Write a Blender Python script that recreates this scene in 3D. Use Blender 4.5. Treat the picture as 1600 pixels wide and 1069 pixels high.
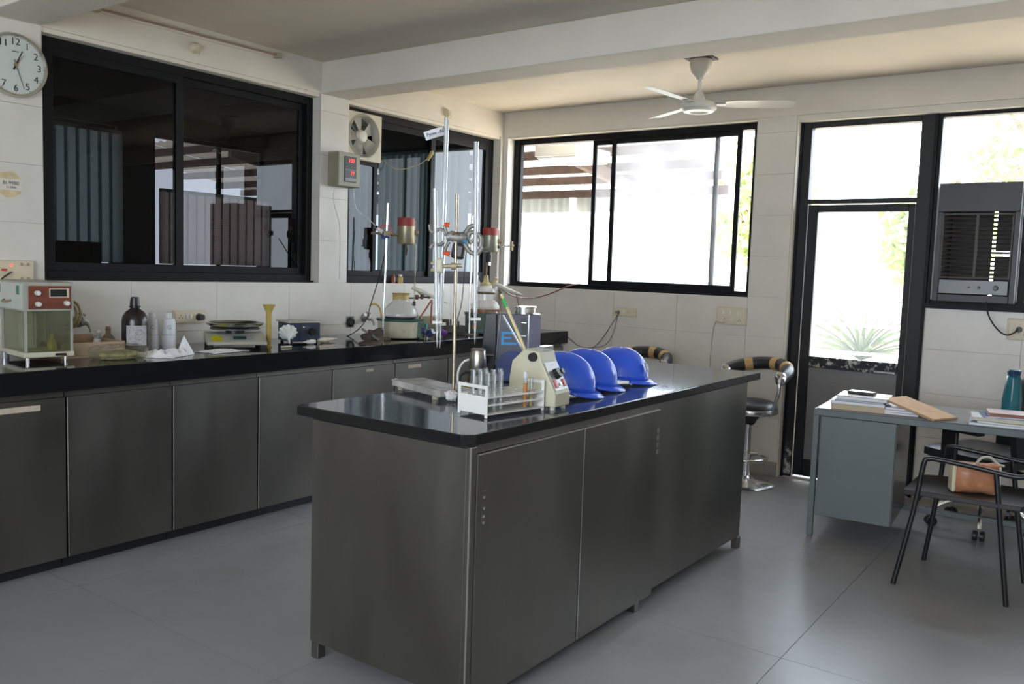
import bpy, bmesh, math, random
from mathutils import Vector, Matrix, noise
random.seed(7)
C = bpy.context.scene.collection
PI = math.pi
for o in list(bpy.data.objects): bpy.data.objects.remove(o, do_unlink=True)

# ------------------------------------------------------------------ camera
CAM = Vector((4.4032, -3.1789, 1.4006)); YAW, PITCH, ROLL, FPX = .6233, -.0863, .0336, 1337.36
cs, sn = math.cos, math.sin
FW = Vector((-sn(YAW)*cs(PITCH), cs(YAW)*cs(PITCH), sn(PITCH)))
R0 = Vector((cs(YAW), sn(YAW), 0)); U0 = R0.cross(FW)
RV = cs(ROLL)*R0 + sn(ROLL)*U0; UV = -sn(ROLL)*R0 + cs(ROLL)*U0
cd = bpy.data.cameras.new('camera'); cam = bpy.data.objects.new('camera', cd); C.objects.link(cam)
cd.sensor_width = 36; cd.lens = FPX/1600*36; cd.clip_end = 200; cd.clip_start = .05
m3 = Matrix((RV, UV, -FW)).transposed(); cam.matrix_world = Matrix.Translation(CAM) @ m3.to_4x4()
bpy.context.scene.camera = cam
def ray(px, py): return FW + (px-800)/FPX*RV - (py-534.5)/FPX*UV
def on(px, py, ax, val):                        # a measured point: photo ray met with a real plane
    d = ray(px, py); return CAM + d*((val-CAM[ax])/d[ax])
def near(px, py, x, y, z=1.2):                  # the same on the plane facing the camera through (x, y, z)
    return CAM + ray(px, py)*((Vector((x, y, z))-CAM).dot(FW))

# ------------------------------------------------------------------ light and exposure
sc = bpy.context.scene
sc.view_settings.view_transform = 'Standard'; sc.view_settings.look = 'None'
sc.view_settings.gamma = 1; sc.view_settings.use_curve_mapping = False
sc.view_settings.exposure = 0.0
w = bpy.data.worlds.new('sky'); sc.world = w; w.use_nodes = True
bg = w.node_tree.nodes['Background']; bg.inputs[0].default_value = (.80, .89, 1, 1); bg.inputs[1].default_value = 11
sd = bpy.data.lights.new('sun', 'SUN'); so = bpy.data.objects.new('sun', sd); C.objects.link(so)
sd.energy = 30; sd.angle = .01; sd.color = (1, .93, .82)
so.rotation_euler = Vector((.48, -.06, 1)).to_track_quat('Z', 'Y').to_euler()
def portal(name, loc, sx, sy, rot):
    l = bpy.data.lights.new(name, 'AREA'); l.shape = 'RECTANGLE'; l.size = sx; l.size_y = sy
    l.cycles.is_portal = True
    o = bpy.data.objects.new(name, l); C.objects.link(o); o.location = loc; o.rotation_euler = rot
portal('far_window_portal', (1.12, 2.96, 1.87), 2.2, 1.3, (PI/2, 0, PI))
portal('door_portal', (3.2, 2.96, 1.6), 1.6, 1.9, (PI/2, 0, PI))
portal('added_back_opening_portal', (3.9, -5.1, 1.68), 3.9, 1.5, (PI/2, 0, 0))  # sky through the unseen opening added behind the camera for fill

# ------------------------------------------------------------------ helpers
def N(nt, t, **k):
    n = nt.nodes.new(t)
    for a, b in k.items(): setattr(n, a, b)
    return n
def mat(name, col, rough=.5, metal=0, var=0, scale=8, bump=0, bscale=60, stretch=(1,1,1), rvar=0, spec=.5, emit=None, coat=0, dirt=None, dscale=3, dthr=.55, dwid=.12):
    m = bpy.data.materials.new(name); m.use_nodes = True; nt = m.node_tree; b = nt.nodes['Principled BSDF']
    b.inputs['Base Color'].default_value = (*col, 1); b.inputs['Roughness'].default_value = rough
    b.inputs['Metallic'].default_value = metal; b.inputs['Specular IOR Level'].default_value = spec
    b.inputs['Coat Weight'].default_value = coat; b.inputs['Coat Roughness'].default_value = .06
    tc = N(nt, 'ShaderNodeTexCoord'); mp = N(nt, 'ShaderNodeMapping'); mp.inputs['Scale'].default_value = stretch
    nt.links.new(tc.outputs['Object'], mp.inputs[0]); src = mp.outputs[0]
    colout = None
    if var or rvar:
        n = N(nt, 'ShaderNodeTexNoise'); n.inputs['Scale'].default_value = scale; n.inputs['Detail'].default_value = 5
        nt.links.new(src, n.inputs['Vector'])
        if var:
            r = N(nt, 'ShaderNodeValToRGB'); e = r.color_ramp.elements
            e[0].position = .3; e[1].position = .7
            e[0].color = (*[c*(1-var) for c in col], 1); e[1].color = (*[min(1, c*(1+var)) for c in col], 1)
            nt.links.new(n.outputs[0], r.inputs[0]); colout = r.outputs[0]
        if rvar:
            q = N(nt, 'ShaderNodeMapRange'); q.inputs[1].default_value = .3; q.inputs[2].default_value = .7
            q.inputs[3].default_value = max(.02, rough-rvar); q.inputs[4].default_value = min(1, rough+rvar)
            nt.links.new(n.outputs[0], q.inputs[0]); nt.links.new(q.outputs[0], b.inputs['Roughness'])
    if dirt:
        n = N(nt, 'ShaderNodeTexNoise'); n.inputs['Scale'].default_value = dscale; n.inputs['Detail'].default_value = 8; n.inputs['Roughness'].default_value = .65
        nt.links.new(src, n.inputs['Vector'])
        q = N(nt, 'ShaderNodeMapRange'); q.inputs[1].default_value = dthr; q.inputs[2].default_value = dthr+dwid
        nt.links.new(n.outputs[0], q.inputs[0])
        mx = N(nt, 'ShaderNodeMix', data_type='RGBA'); mx.inputs[6].default_value = (*col, 1); mx.inputs[7].default_value = (*dirt, 1)
        nt.links.new(q.outputs[0], mx.inputs[0])
        if colout: nt.links.new(colout, mx.inputs[6])
        colout = mx.outputs[2]
    if colout: nt.links.new(colout, b.inputs['Base Color'])
    if bump:
        n = N(nt, 'ShaderNodeTexNoise'); n.inputs['Scale'].default_value = bscale; n.inputs['Detail'].default_value = 3
        nt.links.new(src, n.inputs['Vector'])
        u = N(nt, 'ShaderNodeBump'); u.inputs['Strength'].default_value = bump; u.inputs['Distance'].default_value = .01
        nt.links.new(n.outputs[0], u.inputs['Height']); nt.links.new(u.outputs[0], b.inputs['Normal'])
    if emit:
        b.inputs['Emission Color'].default_value = (*emit[:3], 1); b.inputs['Emission Strength'].default_value = emit[3]
    return m
def thin_glass(name, tint, haze=0, hazecol=(.9,.93,1), rough=.0, smear=False, refl=1):
    m = bpy.data.materials.new(name); m.use_nodes = True; nt = m.node_tree; nt.nodes.clear()
    out = N(nt, 'ShaderNodeOutputMaterial'); tr = N(nt, 'ShaderNodeBsdfTransparent'); tr.inputs[0].default_value = (*tint, 1)
    gl = N(nt, 'ShaderNodeBsdfGlossy'); gl.inputs['Roughness'].default_value = rough
    fr = N(nt, 'ShaderNodeFresnel'); fr.inputs[0].default_value = 1.5
    ge = N(nt, 'ShaderNodeNewGeometry'); io = N(nt, 'ShaderNodeMath', operation='MULTIPLY_ADD'); io.inputs[1].default_value = 1/1.5-1.5; io.inputs[2].default_value = 1.5
    nt.links.new(ge.outputs['Backfacing'], io.inputs[0]); nt.links.new(io.outputs[0], fr.inputs[0])      # same pane from either side
    mx = N(nt, 'ShaderNodeMixShader'); ml = N(nt, 'ShaderNodeMath', operation='MULTIPLY'); ml.inputs[1].default_value = refl; ml.use_clamp = True
    nt.links.new(fr.outputs[0], ml.inputs[0]); nt.links.new(ml.outputs[0], mx.inputs[0])
    a = tr.outputs[0]
    if haze:
        tl = N(nt, 'ShaderNodeBsdfTranslucent'); tl.inputs[0].default_value = (*hazecol, 1)
        df = N(nt, 'ShaderNodeBsdfDiffuse'); df.inputs[0].default_value = (*hazecol, 1)
        h = N(nt, 'ShaderNodeMixShader'); h.inputs[0].default_value = .3
        nt.links.new(tl.outputs[0], h.inputs[1]); nt.links.new(df.outputs[0], h.inputs[2])
        k = N(nt, 'ShaderNodeMixShader'); k.inputs[0].default_value = haze
        if smear:
            tc = N(nt, 'ShaderNodeTexCoord'); n = N(nt, 'ShaderNodeTexNoise'); n.inputs['Scale'].default_value = 2.2; n.inputs['Detail'].default_value = 6
            n.inputs['Distortion'].default_value = .8
            nt.links.new(tc.outputs['Object'], n.inputs['Vector'])
            q = N(nt, 'ShaderNodeMapRange'); q.inputs[1].default_value = .35; q.inputs[2].default_value = .75
            q.inputs[3].default_value = haze*.6; q.inputs[4].default_value = haze*1.5
            nt.links.new(n.outputs[0], q.inputs[0]); nt.links.new(q.outputs[0], k.inputs[0])
        nt.links.new(tr.outputs[0], k.inputs[1]); nt.links.new(h.outputs[0], k.inputs[2]); a = k.outputs[0]
    nt.links.new(a, mx.inputs[1]); nt.links.new(gl.outputs[0], mx.inputs[2]); nt.links.new(mx.outputs[0], out.inputs[0])
    return m
def translucent(name, col, t=.6):
    m = bpy.data.materials.new(name); m.use_nodes = True; nt = m.node_tree; nt.nodes.clear()
    out = N(nt, 'ShaderNodeOutputMaterial'); a = N(nt, 'ShaderNodeBsdfTranslucent'); b = N(nt, 'ShaderNodeBsdfDiffuse'); x = N(nt, 'ShaderNodeMixShader')
    a.inputs[0].default_value = (*col, 1); b.inputs[0].default_value = (*col, 1); x.inputs[0].default_value = 1-t
    nt.links.new(a.outputs[0], x.inputs[1]); nt.links.new(b.outputs[0], x.inputs[2]); nt.links.new(x.outputs[0], out.inputs[0])
    return m

class MB:
    def __init__(s): s.v = []; s.f = []; s.m = []
    def add(s, vs, fs, mi=0):
        k = len(s.v); s.v += [tuple(v) for v in vs]; s.f += [tuple(i+k for i in f) for f in fs]; s.m += [mi]*len(fs); return s
    def box(s, x0, y0, z0, x1, y1, z1, mi=0):
        x0, x1 = sorted((x0, x1)); y0, y1 = sorted((y0, y1)); z0, z1 = sorted((z0, z1))
        return s.add([(x0,y0,z0),(x1,y0,z0),(x1,y1,z0),(x0,y1,z0),(x0,y0,z1),(x1,y0,z1),(x1,y1,z1),(x0,y1,z1)],
              [(3,2,1,0),(4,5,6,7),(0,1,5,4),(1,2,6,5),(2,3,7,6),(3,0,4,7)], mi)
    def cb(s, c, d, mi=0, rz=0, rx=0, ry=0):       # box by centre and size, turned
        M = Matrix.Rotation(rz, 3, 'Z') @ Matrix.Rotation(ry, 3, 'Y') @ Matrix.Rotation(rx, 3, 'X'); vs = []
        for z in (-1, 1):
            for x, y in ((-1,-1),(1,-1),(1,1),(-1,1)): vs.append(Vector(c) + M @ Vector((x*d[0]/2, y*d[1]/2, z*d[2]/2)))
        return s.add(vs, [(3,2,1,0),(4,5,6,7),(0,1,5,4),(1,2,6,5),(2,3,7,6),(3,0,4,7)], mi)
    def cyl(s, p0, p1, r0, r1=None, n=16, cap=True, mi=0):
        r1 = r0 if r1 is None else r1; p0 = Vector(p0); p1 = Vector(p1); d = (p1-p0).normalized()
        a = d.orthogonal().normalized(); b = d.cross(a); vs = []
        for p, r in ((p0, r0), (p1, r1)):
            for i in range(n): t = 2*PI*i/n; vs.append(p + r*(cs(t)*a + sn(t)*b))
        fs = [(i, (i+1)%n, n+(i+1)%n, n+i) for i in range(n)]
        if cap: fs += [tuple(range(n-1, -1, -1)), tuple(range(n, 2*n))]
        return s.add(vs, fs, mi)
    def lathe(s, prof, n=24, o=(0,0,0), M=None, mi=0):
        vs = []; o = Vector(o)
        for r, z in prof:
            for i in range(n):
                t = 2*PI*i/n; v = Vector((max(r, 1e-4)*cs(t), max(r, 1e-4)*sn(t), z))
                vs.append(o + (M @ v if M else v))
        fs = [(j*n+i, j*n+(i+1)%n, (j+1)*n+(i+1)%n, (j+1)*n+i) for j in range(len(prof)-1) for i in range(n)]
        return s.add(vs, fs, mi)
    def tube(s, pts, r, n=8, mi=0, smooth=3, cap=True):
        P = [Vector(p) for p in pts]
        if smooth and len(P) > 2:
            Q = []
            for i in range(len(P)-1):
                p0 = P[max(i-1, 0)]; p1 = P[i]; p2 = P[i+1]; p3 = P[min(i+2, len(P)-1)]
                for k in range(smooth):
                    t = k/smooth; Q.append(.5*((2*p1)+(-p0+p2)*t+(2*p0-5*p1+4*p2-p3)*t*t+(-p0+3*p1-3*p2+p3)*t**3))
            P = Q+[P[-1]]
        vs = []; up = None
        for i, p in enumerate(P):
            d = (P[min(i+1, len(P)-1)]-P[max(i-1, 0)]).normalized()
            if up is None: up = d.orthogonal().normalized()
            up = (up-d*up.dot(d)); up = up.normalized() if up.length > 1e-6 else d.orthogonal().normalized()
            b = d.cross(up)
            rr = r[i*len(r)//len(P)] if isinstance(r, (list, tuple)) else r
            for k in range(n): t = 2*PI*k/n; vs.append(p + rr*(cs(t)*up + sn(t)*b))
        fs = [(j*n+i, j*n+(i+1)%n, (j+1)*n+(i+1)%n, (j+1)*n+i) for j in range(len(P)-1) for i in range(n)]
        if cap: fs += [tuple(range(n-1, -1, -1)), tuple(range((len(P)-1)*n, len(P)*n))]
        return s.add(vs, fs, mi)
    def prism(s, poly, a, b, axis='y', mi=0):      # polygon in the other two axes, pushed from a to b
        n = len(poly); f = {'x': lambda u, v, t: (t, u, v), 'y': lambda u, v, t: (u, t, v), 'z': lambda u, v, t: (u, v, t)}[axis]
        vs = [f(u, v, a) for u, v in poly]+[f(u, v, b) for u, v in poly]
        return s.add(vs, [tuple(range(n-1, -1, -1)), tuple(range(n, 2*n))]+[(i, (i+1)%n, n+(i+1)%n, n+i) for i in range(n)], mi)
    def build(s, name, material, parent=None, smooth=False, bevel=0, seg=2, loc=None, rz=0):
        me = bpy.data.meshes.new(name); me.from_pydata(s.v, [], s.f)
        for m in (material if isinstance(material, (list, tuple)) else [material]): me.materials.append(m)
        for p, k in zip(me.polygons, s.m): p.material_index = k; p.use_smooth = smooth
        bm = bmesh.new(); bm.from_mesh(me); bmesh.ops.recalc_face_normals(bm, faces=bm.faces); bm.to_mesh(me); bm.free()
        if smooth: me.set_sharp_from_angle(angle=.7)
        o = bpy.data.objects.new(name, me); C.objects.link(o)
        if parent: o.parent = parent
        if loc is not None: o.location = loc
        o.rotation_euler.z = rz
        if bevel:
            b = o.modifiers.new('bevel', 'BEVEL'); b.width = bevel; b.segments = seg; b.limit_method = 'ANGLE'; b.angle_limit = .6
        return o
def tag(o, label, cat, group=None):
    o['label'] = label; o['category'] = cat
    if group: o['group'] = group
    return o
def thing(name, label, cat, loc=(0,0,0), rz=0, group=None):
    o = bpy.data.objects.new(name, None); C.objects.link(o); o.empty_display_size = .05
    o.location = loc; o.rotation_euler = (0, 0, rz); return tag(o, label, cat, group)
def struct(o): o['kind'] = 'structure'; return o
def sroot(name, loc=(0,0,0)):
    o = bpy.data.objects.new(name, None); C.objects.link(o); o.location = loc; return struct(o)
def plabel(o, l): o['label'] = l; return o
def text(s, size, material, parent, loc, M, name='lettering', ext=.0006, align='CENTER'):
    c = bpy.data.curves.new(name, 'FONT'); c.body = s; c.size = size; c.extrude = ext; c.align_x = align; c.align_y = 'CENTER'
    t = bpy.data.objects.new('t', c); C.objects.link(t); bpy.context.view_layer.update()
    me = bpy.data.meshes.new_from_object(t); bpy.data.objects.remove(t)
    me.materials.clear(); me.materials.append(material)
    o = bpy.data.objects.new(name, me); C.objects.link(o); o.parent = parent
    o.matrix_local = Matrix.Translation(loc) @ M.to_4x4(); return o
# axes for flat print: columns are the print's right, up and outward directions
def face(r, u): r = Vector(r).normalized(); u = Vector(u).normalized(); return Matrix((r, u, r.cross(u))).transposed()
FACE_X = face((0,1,0), (0,0,1)); FACE_F = face((1,0,0), (0,0,1))
def copy_tree(o, parent=None):
    c = o.copy(); C.objects.link(c)
    if parent: c.parent = parent
    for ch in list(o.children): copy_tree(ch, c)
    return c

# ------------------------------------------------------------------ materials
PAINT = mat('cream_wall_paint', (.66, .615, .535), .75, var=.05, scale=3, bump=.04, bscale=40)
CEIL = mat('ceiling_paint', (.68, .61, .51), .85, var=.05, scale=2)
TILE = mat('glazed_wall_tile', (.65, .62, .565), .28, var=.04, scale=5, dirt=(.50,.45,.37), dscale=2.5, dthr=.66)
GROUT = mat('tile_grout', (.50, .47, .42), .9)
FLOOR = mat('grey_vinyl_floor', (.245, .247, .255), .33, var=.07, scale=2.2, rvar=.035, dirt=(.15,.145,.135), dscale=1.1, dthr=.52, dwid=.3)
SKIRT = mat('grey_skirting_tile', (.30, .27, .24), .4, var=.1)
STEEL = mat('brushed_steel', (.225, .212, .193), .38, 1, var=.12, scale=2.2, stretch=(1.6,1.6,.6), rvar=.07, dirt=(.20,.195,.18), dscale=1.6, dthr=.4, dwid=.4, bump=.015, bscale=500)
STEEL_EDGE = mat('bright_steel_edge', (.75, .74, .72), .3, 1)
CHROME = mat('chrome', (.75, .75, .75), .2, 1)
DULLMETAL = mat('dull_cast_metal', (.32, .31, .28), .45, .8, var=.2, scale=30)
GRANITE = mat('polished_black_granite', (.010, .010, .011), .07, var=.2, scale=90, rvar=.02)
GRANITE2 = mat('polished_black_granite_worktop', (.010, .010, .011), .09, var=.5, scale=60, rvar=.04, spec=.4)
_g = GRANITE2.node_tree.nodes['Principled BSDF']; _g.inputs['Sheen Weight'].default_value = .05; _g.inputs['Sheen Roughness'].default_value = .35; _g.inputs['Sheen Tint'].default_value = (.80, .88, 1, 1)   # fine dust
GRANITE_EDGE = mat('granite_edge', (.009, .009, .009), .25, var=.15, scale=90, spec=.3)
ALU = mat('black_window_aluminium', (.008, .008, .009), .45, var=.2, scale=6, spec=.15)
ALUWORN = mat('worn_black_aluminium', (.014, .014, .015), .45, dirt=(.55,.54,.5), dscale=24, dthr=.53, spec=.3)
ALUDOOR = mat('chipped_black_aluminium', (.012, .012, .013), .45, dirt=(.45,.44,.4), dscale=14, dthr=.72, spec=.3)
PANEL = mat('grey_door_panel', (.17, .165, .16), .55, var=.08)
WHITEPL = mat('white_plastic', (.72, .71, .67), .4)
CREAMPL = mat('cream_plastic', (.60, .53, .38), .45, var=.06)
BLACKPL = mat('black_plastic', (.016, .016, .017), .35)
RUBBER = mat('black_rubber', (.02, .02, .02), .7)
GLASS = thin_glass('clear_lab_glass', (.93, .95, .95))
DARKGLASS = thin_glass('tinted_window_glass', (.04, .04, .043), refl=.6)
HAZEGLASS = thin_glass('dusty_window_glass', (.93, .95, .97), .13, smear=True)
DOORGLASS = thin_glass('door_glass', (.95, .97, .97), .10, smear=True)
RED = mat('red_plastic', (.55, .04, .03), .4)
GREY = mat('desk_grey_enamel', (.118, .138, .14), .45, var=.06, scale=4)
HELMET = mat('blue_helmet_plastic', (.035, .125, .80), .28, coat=.25)
LEATHER = mat('black_leatherette', (.018, .018, .02), .4, bump=.1, bscale=120)
PAPER = mat('white_paper', (.78, .78, .80), .8)
KRAFT = mat('brown_board', (.48, .30, .16), .7, var=.12, scale=20)

# ------------------------------------------------------------------ the room shell
D, CZ, BZ, SZ = 2.73, 2.70, 2.498, 1.2585
XR, YB = 6.6, -4.9
fl = sroot('floor')
MB().box(-.16, YB-.2, -.12, XR+.2, 3.0, -.004).build('subfloor', GROUT, fl)
xs = [0, .9, 2.18, 3.46, 4.74, 6.02, XR]; ys = [YB, -3.94, -2.66, -1.38, -.10, 1.18, 2.46, D+.02]
for i in range(len(xs)-1):
    for j in range(len(ys)-1):
        MB().box(xs[i]+.0012, ys[j]+.0012, -.004, xs[i+1]-.0012, ys[j+1]-.0012, 0).build('floor_sheet', FLOOR, fl)
struct(MB().box(-.2, YB-.2, CZ, XR+.2, 3.0, CZ+.15).build('ceiling', CEIL))
struct(MB().box(0, .709, BZ, XR, .962, CZ).build('trim_1', PAINT, bevel=.006))
struct(MB().box(0, -1.33, BZ, XR, -1.07, CZ).build('trim_2', PAINT, bevel=.006))

def tiles(parent, plane, fixed, sgn, a0, a1, z0, z1, aj, zj, hole=None):
    """individual tiles on a vertical plane; aj / zj are joint positions"""
    A = [a0]+[a for a in aj if a0+.02 < a < a1-.02]+[a1]; Z = [z0]+[z for z in zj if z0+.02 < z < z1-.02]+[z1]
    for i in range(len(A)-1):
        for j in range(len(Z)-1):
            u0, u1, v0, v1 = A[i]+.0011, A[i+1]-.0011, Z[j]+.0011, Z[j+1]-.0011; t = random.uniform(0, .0006)
            m = MB()
            if plane == 'x': m.box(fixed-.007*sgn, u0, v0, fixed+t*sgn, u1, v1)
            else: m.box(u0, fixed-.007*sgn, v0, u1, fixed+t*sgn, v1)
            m.build('tile', TILE, parent)
ZJ = [.126+.283*k for k in range(10)]; YJ = [-6.0+.54*k+.525 for k in range(18)]; XJ = [.04+.54*k for k in range(14)]
# left wall: tiled below the windows and on the two piers, painted lintels above
wl = sroot('wall_left')
core = MB(); T = -.007; B_ = -.2
core.box(B_, YB, -.1, T, D+.2, SZ).box(B_, YB, SZ, T, -1.07, BZ).box(B_, .709, SZ, T, .962, BZ).box(B_, 2.69, SZ, T, D+.2, BZ)
core.build('masonry', GROUT, wl)
MB().box(B_, YB, BZ, 0, D+.25, CZ).build('lintel', PAINT, wl)
MB().box(-.12, -1.07, BZ-.022, -.014, .709, BZ).box(-.12, .962, BZ-.022, -.014, 2.69, BZ).build('lintel_soffit', PAINT, wl)
tiles(wl, 'x', 0, 1, YB, D, .86, SZ, YJ, ZJ)
tiles(wl, 'x', 0, 1, YB, -1.07, SZ, BZ, [-1.35, -1.9, -2.44, -2.98], ZJ)
tiles(wl, 'x', 0, 1, .709, .962, SZ, BZ, [], ZJ)
tiles(wl, 'x', 0, 1, 2.69, D, SZ, BZ, [], ZJ)
tiles(wl, 'y', .709, -1, -.092, -.008, SZ, BZ, [], ZJ)
tiles(wl, 'y', 2.69, -1, -.092, -.008, SZ, BZ, [], ZJ)
# far wall
wf = sroot('wall_far')
Y1 = D+.2; Yt = D+.007; Yw = 2.79
core = MB().box(-.2, Yt, -.1, 2.2, Y1, 1.247).box(-.2, Yt, 1.247, .045, Y1, BZ).box(2.2, Yt, -.1, 2.478, Y1, BZ)
core.box(3.345, Yw+.007, -.1, XR+.2, Y1, 1.247).box(4.9, Yw+.007, 1.247, XR+.2, Y1, BZ)
core.build('masonry', GROUT, wf)
MB().box(-.2, D, BZ, XR+.2, Y1+.05, CZ).build('lintel', PAINT, wf)
MB().box(.045, D+.012, BZ-.012, 2.2, 2.86, BZ).box(2.484, D+.012, BZ-.045, 4.9, 2.86, BZ).build('lintel_soffit', PAINT, wf)
tiles(wf, 'y', D, -1, .03, 2.2, .10, 1.247, XJ, ZJ)
tiles(wf, 'y', D, -1, 0, .04, 1.247, BZ, [], ZJ)
tiles(wf, 'y', D, -1, 2.2, 2.478, .10, BZ, [], ZJ)
tiles(wf, 'y', Yw, -1, 3.352, XR, .10, 1.24, [3.352+.54*k for k in range(1, 7)], ZJ)
MB().box(2.479, D, 0, 2.486, 2.87, BZ).build('door_reveal', PAINT, wf)
MB().box(.038, D, 1.247, .046, 2.87, BZ-.01).build('window_reveal', WHITEPL, wf)
sk = MB().box(2.18, D-.012, 0, 2.478, D, .10).build('baseboard_far', SKIRT); struct(sk)
sk = MB().box(.7, D-.012, 0, 2.18, D, .10).build('baseboard_far', SKIRT); struct(sk)
sk = MB().box(3.352, Yw-.012, 0, XR, Yw, .10).build('baseboard_far', SKIRT); struct(sk)
# right and back walls, outside the frame: an opening added in the back wall lets in fill light
wr = sroot('wall_right')
MB().box(XR, YB, 0, XR+.15, D+.3, .9).box(XR, YB, 2.35, XR+.15, D+.3, CZ).box(XR, YB, .9, XR+.15, D+.3, 2.35).build('masonry', PAINT, wr)
struct(MB().box(-.2, YB-.15, 0, XR+.15, YB, .95).box(-.2, YB-.15, 2.42, XR+.15, YB, CZ).box(-.2, YB-.15, .95, 2.0, YB, 2.42).box(5.8, YB-.15, .95, XR+.15, YB, 2.42).build('wall_back', PAINT))

def sash(parent, x0, x1, z0, z1, y, s=.035, d=.03, glass=None, axis='y', bottom=None, top=None, material=None):
    """one sliding or fixed sash: frame bars + pane; in the plane y (or x)"""
    material = material or ALU; b = bottom or s; t = top or s; m = MB()
    def bx(a0, c0, a1, c1, th=d):
        if axis == 'y': m.box(a0, y-th/2, c0, a1, y+th/2, c1)
        else: m.box(y-th/2, a0, c0, y+th/2, a1, c1)
    bx(x0, z0, x0+s, z1); bx(x1-s, z0, x1, z1); bx(x0+s, z0, x1-s, z0+b); bx(x0+s, z1-t, x1-s, z1)
    o = m.build('sash', material, parent, bevel=.002, seg=1)
    if glass:
        m = MB(); bx(x0+s-.004, z0+b-.004, x1-s+.004, z1-t+.004, .0)
        m = MB()
        q = [(x0+s, z0+b), (x1-s, z0+b), (x1-s, z1-t), (x0+s, z1-t)]
        if axis == 'y': m.add([(a, y, c) for a, c in q], [(0,1,2,3)])
        else: m.add([(y, a, c) for a, c in q], [(0,1,2,3)])
        m.build('pane', glass, o)
    return o
def outer(parent, x0, x1, z0, z1, y0, y1, s, axis='y', bottom=None, top=None, lines=True):
    m = MB(); b = bottom or s; t = top or s
    def bx(a0, c0, a1, c1, e0=y0, e1=y1):
        if axis == 'y': m.box(a0, e0, c0, a1, e1, c1)
        else: m.box(e0, a0, c0, e1, a1, c1)
    bx(x0, z0, x0+s, z1); bx(x1-s, z0, x1, z1); bx(x0+s, z0, x1-s, z0+b); bx(x0+s, z1-t, x1-s, z1)
    return m.build('frame', ALU, parent, bevel=.002, seg=1)
# left wall windows (tinted, sliding)
w1 = sroot('window_1')
outer(w1, -1.069, .708, SZ+.001, BZ-.023, -.135, -.075, .045, 'x', bottom=.05, top=.05)
MB().box(-.075, -1.069, SZ+.001, -.045, .708, SZ+.012).build('sill_track', ALU, w1)
sash(w1, -1.024, -.245, SZ+.05, BZ-.07, -.09, .045, .022, DARKGLASS, 'x')
sash(w1, -.285, .664, SZ+.05, BZ-.07, -.115, .045, .022, DARKGLASS, 'x')
w2 = sroot('window_2')
outer(w2, .963, 2.689, SZ+.001, BZ-.023, -.135, -.075, .05, 'x', bottom=.05, top=.05)
MB().box(-.075, .963, SZ+.001, -.045, 2.689, SZ+.012).build('sill_track', ALU, w2)
sash(w2, 1.013, 1.32, SZ+.05, 2.13, -.09, .035, .022, thin_glass('tinted_glass_lighter', (.06,.068,.08), refl=.8), 'x')
MB().box(-.13, 1.27, 2.09, -.08, 1.33, BZ-.07).box(-.13, 1.013, 2.095, -.08, 1.33, 2.125).build('fan_surround', ALU, w2)
sash(w2, 1.27, 1.96, SZ+.05, BZ-.07, -.115, .045, .022, thin_glass('tinted_glass_mid', (.085,.10,.11), refl=.3), 'x')
sash(w2, 1.90, 2.64, SZ+.05, BZ-.07, -.09, .05, .022, thin_glass('tinted_glass_pale', (.11,.13,.135), refl=1), 'x')
# far wall sliding window
w3 = sroot('window_3')
outer(w3, .047, 2.199, 1.248, 2.484, 2.82, 2.90, .05, bottom=.04, top=.045)
MB().box(.047, 2.79, 1.248, 2.199, 2.82, 1.26).build('sill_track', ALU, w3)
MB().box(.097, 2.83, 1.288, .115, 2.86, 2.439).build('guide_strip', ALU, w3)
sash(w3, .80, 1.875, 1.288, 2.439, 2.872, .036, .02, HAZEGLASS)
sash(w3, .99, 2.055, 1.288, 2.439, 2.845, .036, .02, HAZEGLASS)
# door with transom
d1 = sroot('door_1')
m = MB().box(2.489, 2.80, 0, 2.56, 2.88, 2.452).box(3.245, 2.80, 0, 3.345, 2.88, 2.452).box(2.56, 2.80, 2.415, 3.245, 2.88, 2.452).box(2.56, 2.80, 1.905, 3.245, 2.88, 1.935)
m.build('frame', ALUDOOR, d1, bevel=.003, seg=1)
MB().box(2.489, 2.785, 0, 2.505, 2.80, 2.452).box(3.325, 2.785, 0, 3.345, 2.80, 2.452).build('frame_bead', ALU, d1)
p = [(2.56,1.935),(3.245,1.935),(3.245,2.415),(2.56,2.415)]
MB().add([(a, 2.84, c) for a, c in p], [(0,1,2,3)]).build('pane', DOORGLASS, d1)
m = MB().box(2.566, 2.805, .02, 2.632, 2.845, 1.898).box(3.203, 2.805, .02, 3.24, 2.845, 1.898).box(2.632, 2.805, 1.848, 3.203, 2.845, 1.898).box(2.632, 2.805, .02, 3.203, 2.845, .14)
leaf = m.build('door_leaf', ALUDOOR, d1, bevel=.003, seg=1)
MB().box(2.632, 2.805, .785, 3.203, 2.845, .862).build('lock_rail', ALUWORN, leaf, bevel=.003, seg=1)
MB().box(2.505, 2.799, .02, 2.555, 2.8005, .26).build('flaked_paint', mat('flaked_paint', (.015,.015,.015), .6, dirt=(.55,.54,.5), dscale=10, dthr=.5), leaf)
p = [(2.632,.862),(3.203,.862),(3.203,1.848),(2.632,1.848)]
MB().add([(a, 2.825, c) for a, c in p], [(0,1,2,3)]).build('pane', DOORGLASS, leaf)
MB().box(2.632, 2.818, .14, 3.203, 2.832, .785).build('kick_panel', PANEL, leaf)
MB().box(3.06, 2.80, .79, 3.19, 2.806, .803).box(2.66, 2.80, .79, 2.71, 2.806, .803).build('tower_bolt', CHROME, leaf, bevel=.001, seg=1)
MB().box(2.487, 2.80, -.002, 3.345, 2.93, .006).build('threshold', GROUT, d1)
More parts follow.
